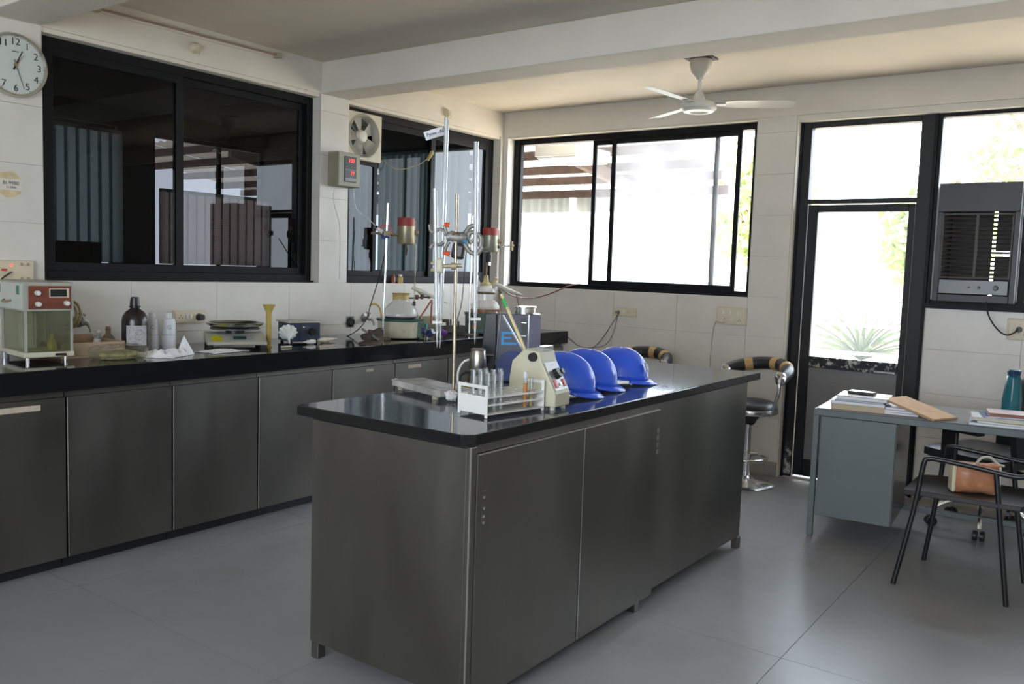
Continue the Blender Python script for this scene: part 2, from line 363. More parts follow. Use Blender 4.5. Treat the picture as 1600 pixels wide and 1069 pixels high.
# window to the right of the door
w4 = sroot('window_4')
outer(w4, 3.346, 4.899, 1.242, 2.452, 2.80, 2.88, .022, bottom=.05, top=.022)
MB().box(3.346, 2.775, 1.235, 4.899, 2.80, 1.262).build('sill_track', ALU, w4)
MB().box(3.845, 2.80, 1.292, 3.885, 2.88, 2.43).build('mullion', ALU, w4)
MB().add([(a, 2.84, c) for a, c in ((3.368,2.03),(3.845,2.03),(3.845,2.43),(3.368,2.43))], [(0,1,2,3)]).build('pane', DOORGLASS, w4)
MB().add([(a, 2.84, c) for a, c in ((3.885,1.29),(4.877,1.29),(4.877,2.43),(3.885,2.43))], [(0,1,2,3)]).build('pane', DOORGLASS, w4)
# ------------------------------------------------------------------ outside and the room next door
GROUND = mat('pale_concrete_yard', (.44, .39, .31), .9, var=.15, scale=.6)
STUCCO = mat('white_stucco', (.72, .72, .70), .9)
ROOFSHEET = translucent('roof_sheet', (.62, .58, .52), .25)
RUST = mat('brown_steel_section', (.06, .035, .025), .7, var=.3, scale=12)
GREENPAINT = mat('grey_green_sheet', (.22, .30, .28), .6, var=.1)
LEAF = mat('leaf_green', (.30, .38, .12), .6, var=.4, scale=6)
BARK = mat('bark', (.16, .11, .07), .9, var=.3)
BLIND = translucent('blind_fabric', (.30, .38, .40), .55)
BLIND2 = translucent('pink_blind_fabric', (.50, .42, .40), .55)
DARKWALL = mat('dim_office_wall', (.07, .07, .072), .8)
struct(MB().box(-30, Y1+.02, -.22, 40, 60, -.12).box(-30, -20, -.22, -.25, Y1+.02, -.12).build('floor_yard', GROUND))
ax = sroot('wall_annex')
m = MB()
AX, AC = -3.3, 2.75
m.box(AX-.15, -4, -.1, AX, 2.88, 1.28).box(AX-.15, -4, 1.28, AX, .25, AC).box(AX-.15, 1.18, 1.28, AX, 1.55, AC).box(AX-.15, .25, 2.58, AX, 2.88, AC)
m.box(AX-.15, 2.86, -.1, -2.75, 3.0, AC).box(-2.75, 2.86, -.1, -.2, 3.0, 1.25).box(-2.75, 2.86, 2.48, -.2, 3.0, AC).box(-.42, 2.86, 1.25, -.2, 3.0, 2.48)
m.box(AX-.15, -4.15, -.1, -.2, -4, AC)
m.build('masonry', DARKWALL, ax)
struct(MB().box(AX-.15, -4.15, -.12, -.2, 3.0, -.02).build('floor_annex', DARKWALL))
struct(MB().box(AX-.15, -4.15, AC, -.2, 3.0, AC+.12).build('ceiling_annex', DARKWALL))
w5 = sroot('window_5'); outer(w5, .25, 1.18, 1.28, 2.58, AX-.10, AX-.05, .04, 'x')
outer(w5, 1.55, 2.86, 1.28, 2.58, AX-.10, AX-.05, .04, 'x'); MB().box(AX-.09, 2.3, 1.32, AX-.06, 2.34, 2.54).build('mullion', ALU, w5)
w6 = sroot('window_6'); outer(w6, -2.75, -.42, 1.25, 2.48, 2.89, 2.94, .04); MB().box(-1.62, 2.9, 1.29, -1.57, 2.93, 2.44).build('mullion', ALU, w6)
def blinds(axis, fixed, a0, a1, z0, z1, material, label, open_=.35, w=.10):
    t = thing('vertical_blind', label, 'blind', (fixed, a0, z1) if axis == 'x' else (a0, fixed, z1), 0)
    L = a1-a0; n = int(L/(w*.72)); sl = None
    m = MB()
    (m.box(-.02, 0, 0, .02, L, .03) if axis == 'x' else m.box(0, -.02, 0, L, .02, .03)); m.build('head_rail', WHITEPL, t)
    for i in range(n):
        a = open_+random.uniform(-.08, .08)
        if sl is None:
            m = MB(); k = 5
            vs = [((j/(k-1)-.5)*w, .012*(1-(2*j/(k-1)-1)**2), z) for z in (z0-z1, 0) for j in range(k)]
            m.add(vs, [(j, j+1, k+j+1, k+j) for j in range(k-1)]); s = m.build('slat', material, t, smooth=True); sl = s
        else: s = sl.copy(); C.objects.link(s); s.parent = t
        p = (i+.5)*L/n
        s.location = (0, p, 0) if axis == 'x' else (p, 0, 0); s.rotation_euler.z = a+(PI/2 if axis == 'x' else 0)
    return t
blinds('x', AX+.08, .26, 1.17, 1.33, 2.50, BLIND, 'grey vertical blind seen through the left pane of the large dark window', .12, .14)
blinds('x', AX+.08, 1.56, 2.84, 1.33, 2.02, BLIND2, 'pinkish vertical blind seen through the right pane of the large dark window', .12, .13)
blinds('y', 2.80, -2.7, -1.66, 1.29, 2.42, BLIND, 'teal grey vertical blind in the room next door, seen behind the exhaust fan window', .35, .11)
blinds('y', 2.80, -1.5, -.45, 1.29, 2.42, BLIND, 'teal grey vertical blind in the room next door, seen behind the tall burettes', .35, .11)
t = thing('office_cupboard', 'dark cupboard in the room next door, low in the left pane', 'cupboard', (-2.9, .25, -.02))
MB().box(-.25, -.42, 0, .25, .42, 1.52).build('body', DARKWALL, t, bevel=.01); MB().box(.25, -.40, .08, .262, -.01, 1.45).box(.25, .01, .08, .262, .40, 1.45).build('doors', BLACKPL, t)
# lean-to roof wrapping round outside
sh = thing('lean_to_roof', 'corrugated lean-to roof on brown steel purlins outside the far window', 'roof', (0, 3.0, 0))
def slope(y): return 2.80-(y)*.15
def corr(x0, x1, ya, yb, za, zb, mat_, parent, pitch=.15, amp=.012, name='roof_sheet', axis='x', seg=6):
    m = MB(); n = int((x1-x0)/pitch*seg); vs = []
    for y, z in ((ya, za), (yb, zb)):
        for i in range(n+1): x = x0+(x1-x0)*i/n; q = amp*cs(2*PI*i/seg); vs.append((x, y, z+q) if axis == 'x' else (x, y+q, z))
    m.add(vs, [(i, i+1, n+2+i, n+1+i) for i in range(n)]); return m.build(name, mat_, parent, smooth=True)
for i in range(7): corr(-7.0+i*1.13, -7.0+(i+1)*1.13+.03, .03, 2.75, slope(.03)+.03+.003*(i % 2), slope(2.75)+.03+.003*(i % 2), ROOFSHEET, sh)
for y in (.25, .75, 1.3, 1.85, 2.3): MB().cb((-3.05, y, slope(y)-.03), (7.9, .045, .09)).build('purlin', RUST, sh)
for x in (-4.2, -2.15, -.12):
    m = MB(); m.prism([(.05, slope(.05)-.22), (2.5, slope(2.5)-.20), (2.5, slope(2.5)-.08), (.05, slope(.05)-.08)], x-.035, x+.035, 'x'); m.build('girder', RUST, sh, bevel=.004, seg=1)
MB().box(-7, 2.48, 2.25, .9, 2.56, 2.34).build('eaves_beam', RUST, sh)
corr(-7, .95, 2.6, 2.6, 2.34, 2.085, mat('grey_valance_sheet', (.42, .45, .45), .6), sh, name='valance', axis='y', pitch=.12)
for x in (-3.7, -1.03):
    MB().cyl((x, 2.52, -.12), (x, 2.52, 2.25), .045, n=14).build('post', STUCCO, sh, smooth=True)
t = thing('ceiling_tube_box', 'pale box light fitting under the lean-to roof, top left of the far window', 'light', (.18, 3.55, 2.44))
MB().box(-.22, -.3, -.04, .22, .3, .06).build('housing', WHITEPL, t, bevel=.01); MB().box(-.2, -.28, -.055, .2, .28, -.04).build('diffuser', PAPER, t)
# yard beyond
t = thing('white_house', 'white plastered house across the yard behind the far window', 'building', (-9, 18, -.12))
MB().box(-7, 0, 0, 5.5, 6, 2.6).build('wall', STUCCO, t); MB().prism([(-.4, 2.6), (6.4, 2.6), (3, 4.0)], -7.3, 5.8, 'x').build('roof', mat('pale_roof', (.55,.5,.45), .9), t)
for x in (-4, -1, 2): MB().box(x, -.03, .9, x+1.0, .02, 1.9).build('window', GREENPAINT, t)
g = near(995, 445, -1.8, 9); t = thing('gabled_hut', 'small grey green gabled hut faintly seen through the dusty far window', 'building', (g.x, 9.0, -.12), .2)
MB().box(-.45, 0, 0, .45, 1.2, 1.35).build('wall', GREENPAINT, t); MB().prism([(-.6, 1.35), (.6, 1.35), (0, 1.85)], -.1, 1.3, 'y').build('roof', GREENPAINT, t)
for i in range(5): MB().box(-.45, -.02, .15+.25*i, .45, 0, .18+.25*i).build('batten', STUCCO, t)
t = thing('yard_fence', 'low horizontal railing crossing the yard behind the far window', 'fence', (-3, 8, -.12))
for x in range(-4, 8, 2): MB().cyl((x, 0, 0), (x, 0, 1.35), .03).build('post', STUCCO, t, smooth=True)
for z in (.6, .95, 1.3): MB().cyl((-4, 0, z), (6, 0, z), .02).build('rail', STUCCO, t, smooth=True)
for i, (y, z, lab) in enumerate(((18.5, .75, 'nearer low planter wall in the garden seen through the door glass'), (22, 1.0, 'farther low garden wall seen through the upper half of the door glass'))):
    t = thing('garden_wall', lab, 'wall', (0, y, -.12)); MB().box(-9, 0, 0, 12, .3, z).build('masonry', STUCCO, t); MB().box(-9.05, -.05, z, 12.05, .35, z+.07).build('coping', GROUND, t, bevel=.01)
a = on(1345, 556, 2, -.05); t = thing('agave_plant', 'spiky agave clump in the yard low behind the door glass', 'plant', (a.x, a.y, -.12))
lm = mat('agave_leaf', (.07, .10, .045), .5, var=.15)
for i in range(46):
    an = i*2.399; el = .35+1.0*(i/46); L = .80+.25*random.random(); m = MB(); k = 6; vs = []
    for j in range(k+1):
        s = j/k; r = L*s*cs(el-s*.35); z = L*s*sn(el-s*.25); wd = .06*(1-s)**.6*(.6+.8*s)
        c = Vector((r*cs(an), r*sn(an), z)); sd_ = Vector((-sn(an), cs(an), 0))*wd
        vs += [c-sd_+Vector((0,0,.03)), c-Vector((0,0,.01)), c+sd_+Vector((0,0,.03))]
    m.add(vs, [f for j in range(k) for f in ((3*j, 3*j+1, 3*j+4, 3*j+3), (3*j+1, 3*j+2, 3*j+5, 3*j+4))]); m.build('leaf', lm, t)
def tree(x, y, h, r, label, seed, n=900):
    random.seed(seed); t = thing('tree', label, 'tree', (x, y, -.12), 0, 'trees beyond the yard'); t.pop('group', None) if hasattr(t, 'pop') else None
    m = MB(); m.tube([(0,0,0), (.1,.05,h*.4), (-.05,.1,h*.8)], [.16,.13,.09,.05], 8)
    for i in range(5):
        a = i*1.3; m.tube([(0,0,h*(.35+.1*i)), (r*.5*cs(a), r*.5*sn(a), h*(.5+.1*i)), (r*.8*cs(a), r*.8*sn(a), h*(.58+.1*i))], .04, 6)
    m.build('trunk', BARK, t, smooth=True); m = MB()
    for i in range(n):
        d = Vector((random.gauss(0,1), random.gauss(0,1), random.gauss(0,.8))).normalized()*r*random.uniform(.45, 1)*(1+.25*noise.noise(Vector((i*.37, seed, 0))))
        c = Vector((0, 0, h*.72))+d; a = Vector((random.uniform(-1,1), random.uniform(-1,1), random.uniform(-1,1))).normalized()*.13; b = a.orthogonal().normalized()*.07
        m.add([c-a, c+b, c+a, c-b], [(0,1,2,3)])
    f = m.build('foliage', LEAF, t); f['kind'] = 'stuff'
a = near(1605, 240, 5.5, 16); tree(a.x+.3, a.y, 5.4, 1.3, 'leafy tree beyond the window above the cooler, at the right edge', 3)
a = near(1466, 380, 3, 11); tree(a.x, a.y, 3.0, .8, 'green tree seen in the gap between the door post and the cooler', 5)
a = near(1180, 330, -.6, 13); tree(a.x, a.y, 4.0, 1.2, 'green tree seen at the right end of the far sliding window', 8)
random.seed(11)

# ------------------------------------------------------------------ wall counter with steel cabinets
seams = [-3.4, -2.85, -2.33, -1.82, -1.31, -.797, -.292, .23, .754, 1.272, 1.79, 2.31, D-.004]
labels = ['second', 'third']
plc = {4: 'steel wall cabinet under the bath, second from the left edge of the photo', 3: 'steel wall cabinet with a strip of tape, at the left edge of the photo', 5: 'steel wall cabinet below the wooden tray and white bottles',
       6: 'steel wall cabinet just left of the island, below the yellow cylinder', 7: 'steel wall cabinet behind the island, below the heating mantle', 8: 'steel wall cabinet behind the island, below the burette tips',
       9: 'steel wall cabinet behind the burette stand and steel cup', 10: 'steel wall cabinet behind the blue instrument', 11: 'last steel wall cabinet in the far corner, printed sheet on it'}
plc = {3: 'steel wall cabinet with a strip of tape, at the left edge of the photo', 4: 'steel wall cabinet below the tray and crumpled papers, second from the left edge', 5: 'steel wall cabinet below the weighing scale, third from the left edge',
       6: 'steel wall cabinet below the blue box, just left of the island', 7: 'steel wall cabinet behind the island, a spot of tape at its top edge', 8: 'steel wall cabinet behind the island, strip of tape near the burette rod',
       9: 'steel wall cabinet behind the steel cup on the island', 10: 'steel wall cabinet hidden mostly by the blue instrument', 11: 'steel wall cabinet in the far corner, printed sheet on its door'}
TAPE = mat('old_masking_tape', (.50, .42, .33), .8, var=.15, scale=40)
for i in range(len(seams)-1):
    if i not in plc: continue
    y0, y1 = seams[i], seams[i+1]
    t = thing('steel_cabinet', plc[i], 'cabinet', (0, y0, 0), 0, 'cabinets under the wall counter')
    MB().box(.012, .002, .055, .655, y1-y0-.002, .803).build('body', STEEL, t)
    MB().box(.60, .002, 0, .62, y1-y0-.002, .055).build('plinth', BLACKPL, t)
    dr = MB().box(.657, .004, .058, .676, y1-y0-.004, .776).build('door', STEEL, t, bevel=.002, seg=1)
    if i == 3: MB().box(.676, .20, .728, .6775, .40, .752).build('tape', TAPE, dr)
    if i == 7: MB().box(.676, .27, .742, .6775, .33, .758).build('tape', TAPE, dr)
    if i == 8: MB().box(.676, .12, .735, .6775, .24, .757).build('tape', TAPE, dr)
    if i in (7, 8): MB().cyl((.676, y1-y0-.03, .70), (.68, y1-y0-.03, .70), .004).cyl((.676, y1-y0-.03, .68), (.68, y1-y0-.03, .68), .004).build('screw', CHROME, dr)
t = MB().box(.01, -3.4, .806, .7164, D-.002, .9045).build('wall_counter', GRANITE, bevel=.003); tag(t, 'long polished black granite worktop along the left wall', 'worktop')
ZC = .9045
t = thing('printed_sheet', 'printed sheet with blue, red and yellow blobs hanging on the corner cabinet', 'poster', (.678, 2.36, .60))
MB().box(0, 0, 0, .0015, .34, .175).build('sheet', mat('sheet_grey', (.25,.26,.26), .7), t)
for (y, z, s, c, k) in ((.06, .125, .042, (.10,.30,.42), 7), (.16, .115, .045, (.45,.12,.08), 5), (.26, .120, .050, (.55,.38,.12), 6), (.18, .04, .035, (.5,.3,.1), 5)):
    pts = [(y+s*(1 if j % 2 == 0 else .5)*cs(j*PI/k), z+s*(1 if j % 2 == 0 else .5)*sn(j*PI/k)*1.1) for j in range(2*k)]
    MB().prism(pts, .0015, .0022, 'x').build('print', mat('print_colour', c, .7), t)

# ------------------------------------------------------------------ island
IX0, IX1, IY0, IY1 = 2.0746, 2.85, -1.2195, 1.188; ZI = .9
isl = thing('island_worktop', 'black granite slab lying on the steel island in the middle', 'worktop', (IX1, IY0, 0), -.0079)
m = MB(); c_ = .03; W_, L_ = IX1-IX0, IY1-IY0
m.prism([(-W_, 0), (-c_, 0), (0, c_), (0, L_), (-W_, L_)], .864, ZI, 'z'); o = m.build('slab', [GRANITE2, GRANITE_EDGE], isl)
for f_ in o.data.polygons: f_.material_index = 0 if f_.normal.z > .5 else 1
b_ = o.modifiers.new('bevel', 'BEVEL'); b_.width = .003; b_.segments = 2; b_.material = 0
ic = thing('island_cabinet', 'long brushed steel island cabinet on short square legs', 'cabinet', (IX1, IY0, 0), -.0079)
bx0, bx1, by0, by1 = -.712, 0, .02, 2.262
MB().box(bx0+.004, by0+.002, .06, bx1-.022, by1-.002, .863).build('body', STEEL, ic)
MB().box(bx0+.002, by0-.004, .062, bx1-.020, by0+.002, .858).build('end_panel', STEEL, ic, bevel=.002, seg=1)
MB().box(bx1-.022, by0-.004, .04, bx1-.003, by0+.026, .863).build('corner_post', STEEL, ic, bevel=.004)
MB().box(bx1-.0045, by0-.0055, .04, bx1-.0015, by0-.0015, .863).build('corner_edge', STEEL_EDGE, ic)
m = MB()
for y, z0 in ((by0+.030, .05), (.664, .05)): 
    pass
d_a = MB().box(-.022, by0+.030, .045, -.003, .660, .838).build('door', STEEL, ic, bevel=.003)
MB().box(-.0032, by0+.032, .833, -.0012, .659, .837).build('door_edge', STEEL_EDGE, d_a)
for z in (.70, .665, .64, .62): MB().cyl((-.003, by0+.062, z), (.001, by0+.062, z), .005, n=10).build('rivet', CHROME, d_a)
MB().box(-.003, by0+.05, .60, -.001, by0+.075, .72).build('hinge_plate', STEEL, d_a)
d_b = MB().box(-.022, .666, .045, -.003, 1.262, .838).build('door', STEEL, ic, bevel=.003)
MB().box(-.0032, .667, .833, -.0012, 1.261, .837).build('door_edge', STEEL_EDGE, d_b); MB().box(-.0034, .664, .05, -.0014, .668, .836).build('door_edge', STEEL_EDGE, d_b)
for z in (.74, .71, .68, .65): MB().box(-.003, 1.245, z, -.0015, 1.262, z+.018).build('hinge_leaf', DULLMETAL, d_b)
MB().box(-.022, 1.268, .062, -.010, by1-.004, .862).build('side_panel', STEEL, ic, bevel=.002, seg=1)
MB().box(-.024, by0+.03, .84, -.008, 1.268, .863).build('top_rail', STEEL, ic)
for x, y in ((bx0+.02, by0+.02), (bx1-.024, by0+.02), (bx0+.02, by1-.02), (bx1-.02, by1-.02), (bx1-.03, 1.15), (bx0+.03, 1.15)):
    MB().box(x-.018, y-.018, 0, x+.018, y+.018, .06).build('leg', STEEL, ic, bevel=.002, seg=1)
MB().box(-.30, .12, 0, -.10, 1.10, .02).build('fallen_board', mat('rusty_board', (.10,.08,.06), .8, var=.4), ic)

# ------------------------------------------------------------------ desk, chairs
RZD = .0755
dk = thing('steel_desk', 'grey enamelled steel desk with one pedestal and a brown-edged worn top', 'desk', (3.063, 1.50, 0), RZD)
DZ = .705
MB().box(0, 0, DZ-.04, 1.35, .60, DZ-.006).build('top_frame', GREY, dk, bevel=.003)
MB().box(.012, .004, DZ-.006, 1.345, .596, DZ).build('top_board', mat('worn_desk_top', (.19, .19, .19), .35, var=.2, scale=9, dirt=(.22,.13,.07), dscale=5, dthr=.62), dk, bevel=.002)
MB().box(.038, .004, .118, .415, .56, DZ-.042).build('pedestal', GREY, dk, bevel=.004)
MB().box(.415, .01, .12, .419, .555, DZ-.045).build('drawer_side', mat('dark_gloss_panel', (.05,.045,.04), .2), dk)
for x, y in ((0, 0), (1.32, 0), (0, .57), (1.32, .57)): MB().box(x, y, 0, x+.03, y+.03, DZ-.04).build('leg', GREY, dk, bevel=.003)
MB().box(.42, .50, .10, 1.32, .53, .13).build('foot_rail', GREY, dk, bevel=.003)

ch = thing('steel_tube_chair', 'black steel tube armchair with a dark seat in front of the desk', 'chair', (3.611, 1.016, 0))
TUBE = mat('black_painted_tube', (.009, .009, .01), .33)
AH = .60
def leg(p0, p1, n='leg'): MB().cyl(p0, p1, .0115, n=12).build(n, TUBE, ch, smooth=True)
MB().tube([(0,0,0), (.06,.03,.36), (.085,.04,.57), (.105,.045,.598), (.15,.045,AH), (.30,.045,.588), (.44,.045,.573), (.49,.045,.585), (.53,.045,.64), (.58,.05,.76)], .0115, 12, smooth=5).build('side_frame', TUBE, ch, smooth=True)
MB().tube([(.046,.47,0), (.09,.45,.36), (.11,.44,.57), (.13,.435,.598), (.17,.43,AH), (.30,.43,.588), (.45,.43,.573), (.50,.43,.585), (.54,.43,.64), (.58,.425,.76)], .0115, 12, smooth=5).build('side_frame', TUBE, ch, smooth=True)
leg((.455,.034,0), (.375,.045,.58)); leg((.489,.424,0), (.40,.43,.58))
MB().cyl((.07,.045,.405), (.07,.435,.405), .009).build('cross_bar', TUBE, ch, smooth=True)
MB().cyl((.43,.045,.405), (.43,.435,.405), .009).build('cross_bar', TUBE, ch, smooth=True)
m = MB(); n_ = 12; vs = []
for k, z in ((0, .412), (1, .436)):
    for i in range(n_+1):
        for j in range(n_+1):
            u, v = i/n_, j/n_; rx = 1-.05*(2*v-1)**4
            vs.append((.245+(u-.5)*.50*rx, .24+(v-.5)*.42*(1-.05*(2*u-1)**4), z+.012*(2*v-1)**2-.02*max(0, .2-u)*2))
q = (n_+1)**2; g = lambda k, i, j: k*q+i*(n_+1)+j
fs = [(g(0,i,j), g(0,i,j+1), g(0,i+1,j+1), g(0,i+1,j)) for i in range(n_) for j in range(n_)]+[(g(1,i,j), g(1,i+1,j), g(1,i+1,j+1), g(1,i,j+1)) for i in range(n_) for j in range(n_)]
for i in range(n_): fs += [(g(0,i,0), g(0,i+1,0), g(1,i+1,0), g(1,i,0)), (g(0,i,n_), g(1,i,n_), g(1,i+1,n_), g(0,i+1,n_)), (g(0,0,i), g(1,0,i), g(1,0,i+1), g(0,0,i+1)), (g(0,n_,i), g(0,n_,i+1), g(1,n_,i+1), g(1,n_,i))]
m.add(vs, fs).build('seat', mat('black_seat_plastic', (.022, .021, .021), .45), ch, smooth=True, bevel=.004)
m = MB()
for i in range(9):
    y = .03+.42*i/8
m.prism([(.555,.55), (.57,.55), (.64,.80), (.625,.80)], .045, .43, 'y').build('backrest', TUBE, ch, bevel=.005)
bg_ = thing('snack_packet', 'orange and cream printed packet with a rope handle lying on the tube chair', 'packet', (3.885, 1.235, .4365), .35)
m = MB(); vs = []; nx, nz = 8, 6
for s in (-1, 1):
    for i in range(nx+1):
        for k in range(nz+1):
            u, v = i/nx, k/nz; pf = (1-(2*u-1)**4)*(1-(2*v-1)**4)
            vs.append(((u-.5)*.20, s*(.022+.035*pf)+.004*noise.noise(Vector((u*5, v*5, s))), .005+v*.135+.006*noise.noise(Vector((u*4, v*3, s*2)))))
q = (nx+1)*(nz+1); g = lambda k, i, j: k*q+i*(nz+1)+j
fs = [(g(k,i,j), g(k,i+1,j), g(k,i+1,j+1), g(k,i,j+1)) for k in (0,1) for i in range(nx) for j in range(nz)]
for i in range(nx): fs += [(g(0,i,0), g(1,i,0), g(1,i+1,0), g(0,i+1,0)), (g(0,i,nz), g(0,i+1,nz), g(1,i+1,nz), g(1,i,nz))]
for j in range(nz): fs += [(g(0,0,j), g(0,0,j+1), g(1,0,j+1), g(1,0,j)), (g(0,nx,j), g(1,nx,j), g(1,nx,j+1), g(0,nx,j+1))]
m.add(vs, fs).build('packet_body', mat('orange_print', (.48, .20, .10), .35, var=.3, scale=14, dirt=(.50,.33,.20), dscale=16, dthr=.55), bg_, smooth=True)
MB().box(-.104, -.04, .004, -.085, .04, .14).build('end_fold', mat('cream_print', (.62,.56,.38), .4), bg_, bevel=.008)
MB().box(.088, -.036, .004, .100, .036, .135).build('clear_wrap', WHITEPL, bg_, bevel=.008)
MB().tube([(.0,0,.135), (.02,0,.165), (.06,.01,.17), (.095,.01,.14), (.12,.01,.135)], .006, 8).build('rope_handle', mat('cream_rope', (.55,.52,.45), .8), bg_, smooth=True)

oc = thing('office_chair', 'black padded office chair on a chrome star base behind the desk', 'chair', (3.80, 2.30, 0), -.5)
BC = BLACKPL
for k in range(5):
    a = k*2*PI/5+.3; e = Vector((.26*cs(a), .26*sn(a), 0))
    MB().tube([(.02*cs(a), .02*sn(a), .17), (e.x*.55, e.y*.55, .16), (e.x*.9, e.y*.9, .115), (e.x, e.y, .065)], .014, 8).build('base_arm', CHROME, oc, smooth=True)
    for s in (-1, 1): MB().cyl((e.x+s*.022*sn(a)-.006*s, e.y-s*.022*cs(a), .028), (e.x+s*.008*sn(a), e.y-s*.008*cs(a), .028), .028, n=16).build('caster', BLACKPL, oc, smooth=True)
MB().cyl((0,0,.15), (0,0,.36), .025).cyl((0,0,.33), (0,0,.385), .05, .09).build('gas_column', BLACKPL, oc, smooth=True)
def cushion(sx, sy, th, M, name, parent, material=LEATHER, seg=10, crown=.03):
    m = MB(); vs = []
    for s in (-1, 1):
        for i in range(seg+1):
            for j in range(seg+1):
                u, v = 2*i/seg-1, 2*j/seg-1; r = max(abs(u), abs(v)); p = (1-u**6)*(1-v**6)
                f = 1-.06*(abs(u*v))**2; vs.append(M @ Vector((u*sx/2*f, v*sy/2*f, s*(th*.25+(th*.25+crown*.3)*p**.5))))
    q = (seg+1)**2; g = lambda k, i, j: k*q+i*(seg+1)+j
    fs = [(g(k,i,j), g(k,i+1,j), g(k,i+1,j+1), g(k,i,j+1)) for k in (0,1) for i in range(seg) for j in range(seg)]
    for i in range(seg): fs += [(g(0,i,0), g(1,i,0), g(1,i+1,0), g(0,i+1,0)), (g(0,i,seg), g(0,i+1,seg), g(1,i+1,seg), g(1,i,seg)), (g(0,0,i), g(0,0,i+1), g(1,0,i+1), g(1,0,i)), (g(0,seg,i), g(1,seg,i), g(1,seg,i+1), g(0,seg,i+1))]
    return m.add(vs, fs).build(name, material, parent, smooth=True)
cushion(.48, .46, .085, Matrix.Translation((0,0,.43)), 'seat', oc)
BR = Matrix.Translation((.29,.0,.68)) @ Matrix.Rotation(PI/2-.12, 4, 'Y')
cushion(.46, .44, .07, BR, 'backrest', oc)
MB().tube([(.05,0,.385), (.27,0,.37), (.335,0,.45), (.33,0,.62)], .016, 8).build('back_support', BLACKPL, oc, smooth=True)
for s in (-1, 1):
    MB().box(-.10, s*.235-.012, .40, .0, s*.235+.012, .575).box(-.13, s*.235-.03, .575, .14, s*.235+.03, .60).build('armrest', BLACKPL, oc, bevel=.01)

# bar stools
CANE = mat('cane_wrap', (.50, .32, .13), .6, var=.2, scale=60)
def stool(x, y, rz, label):
    t = thing('bar_stool', label, 'stool', (x, y, 0), rz)
    MB().lathe([(0,0), (.19,0), (.195,.006), (.17,.02), (.06,.035), (.03,.06), (.026,.09), (0,.09)], 40).build('base', CHROME, t, smooth=True)
    MB().cyl((0,0,.06), (0,0,.5), .022, n=20).build('column', CHROME, t, smooth=True)
    m = MB(); pts = [(.15*cs(a), .15*sn(a)-.02, .19) for a in [2*PI*i/32 for i in range(33)]]
    m.tube(pts, .009, 10, smooth=0, cap=False); m.cyl((0,0,.17), (0,0,.21), .03).cyl((0,.02,.19), (0,.12,.19), .008).cyl((0,-.02,.19), (0,-.16,.19), .008); m.build('foot_ring', CHROME, t, smooth=True)
    MB().cyl((-.03,0,.455), (.03,0,.455), .05).cyl((0,0,.43), (0,0,.49), .05, .09).build('seat_plate', BLACKPL, t, smooth=True)
    MB().lathe([(0,.49), (.185,.49), (.19,.50), (.19,.52), (.185,.53), (0,.53)], 40).build('seat_rim', CHROME, t, smooth=True)
    MB().lathe([(.18,.512), (.19,.53), (.18,.552), (.14,.572), (.06,.582), (0,.584)], 40).build('seat', LEATHER, t, smooth=True)
    R = .235; A = [PI*.96*(i/24)+.02*PI for i in range(25)]
    pt = lambda a, z=.735: (R*cs(a), R*sn(a)*.95-.0, z+.075*sn(a)**.8)
    m = MB(); rr = .043
    m.tube([pt(a) for a in A], rr, 14, smooth=0); m.build('back_roll', LEATHER, t, smooth=True)
    for c in (.22, .45, .72): 
        i = int(c*24); m = MB(); m.tube([pt(A[i]), pt(A[i+1]), pt(A[i+2])], rr+.002, 14, smooth=0, cap=False); m.build('cane_band', CANE, t, smooth=True)
    for s in (-1, 1):
        a = A[0] if s > 0 else A[-1]; p = Vector(pt(a))
        MB().tube([p, p+Vector((s*.012,-.03,-.02)), p+Vector((s*.015,-.035,-.09)), (s*.22,-.02,.57), (s*.19,-.01,.505), (s*.12,0,.497)], .011, 10, smooth=4).build('arm_tube', CHROME, t, smooth=True)
        MB().lathe([(.045,0), (.045,.012), (.03,.024), (0,.028)], 20, o=p, M=Matrix.Rotation(PI/2, 3, 'X')).build('end_cap', CHROME, t, smooth=True)
    return t
stool(2.385, 2.38, -.35, 'chrome bar stool with a black seat and cane-banded back, by the door pier')
stool(1.52, 2.36, -.1, 'bar stool almost hidden behind the island, only its black back showing')

# ------------------------------------------------------------------ things on the walls
def rosette(px, py, x, label):
    p = on(px, py, 0, x); t = thing('ceiling_rose', label, 'fitting', (x+.001, p.y, p.z))
    MB().lathe([(0,0), (.032,0), (.032,.012), (.024,.03), (.018,.038), (0,.04)], 24, M=Matrix.Rotation(PI/2, 3, 'Y')).build('body', CREAMPL, t, smooth=True)
    MB().tube([(.03,.005,0), (.045,.008,-.02), (.03,.01,-.045)], .0025, 6).build('wire_stub', CREAMPL, t, smooth=True); return t
rosette(303, 75, 0, 'small cream round fitting on the lintel above the large dark window')
rosette(697, 177, 0, 'small cream round fitting on the lintel above the tall burette')
a = on(150, 14, 0, .02); b = on(432, 87, 0, .02)
t = thing('tube_light_batten', 'thin unlit tube batten along the lintel above the large dark window', 'light', (0, a.y, a.z))
L = b.y-a.y; dz = b.z-a.z
MB().cyl((.035,0,0), (.035,L,dz), .006, n=10).build('tube', mat('brown_tube', (.32,.22,.17), .4), t, smooth=True)
MB().add([(.001,-.01,-.012),(.001,L+.01,dz-.012),(.001,L+.01,dz+.012),(.001,-.01,.012),(.012,-.01,-.012),(.012,L+.01,dz-.012),(.012,L+.01,dz+.012),(.012,-.01,.012)], [(0,1,2,3),(4,7,6,5),(0,4,5,1),(1,5,6,2),(2,6,7,3),(3,7,4,0)]).build('batten', PAINT, t)
for y, z in ((0, 0), (L, dz)): MB().cb((.025, y, z), (.048, .03, .03)).build('tube_holder', mat('old_cream_holder', (.40,.33,.22), .5), t, bevel=.003)
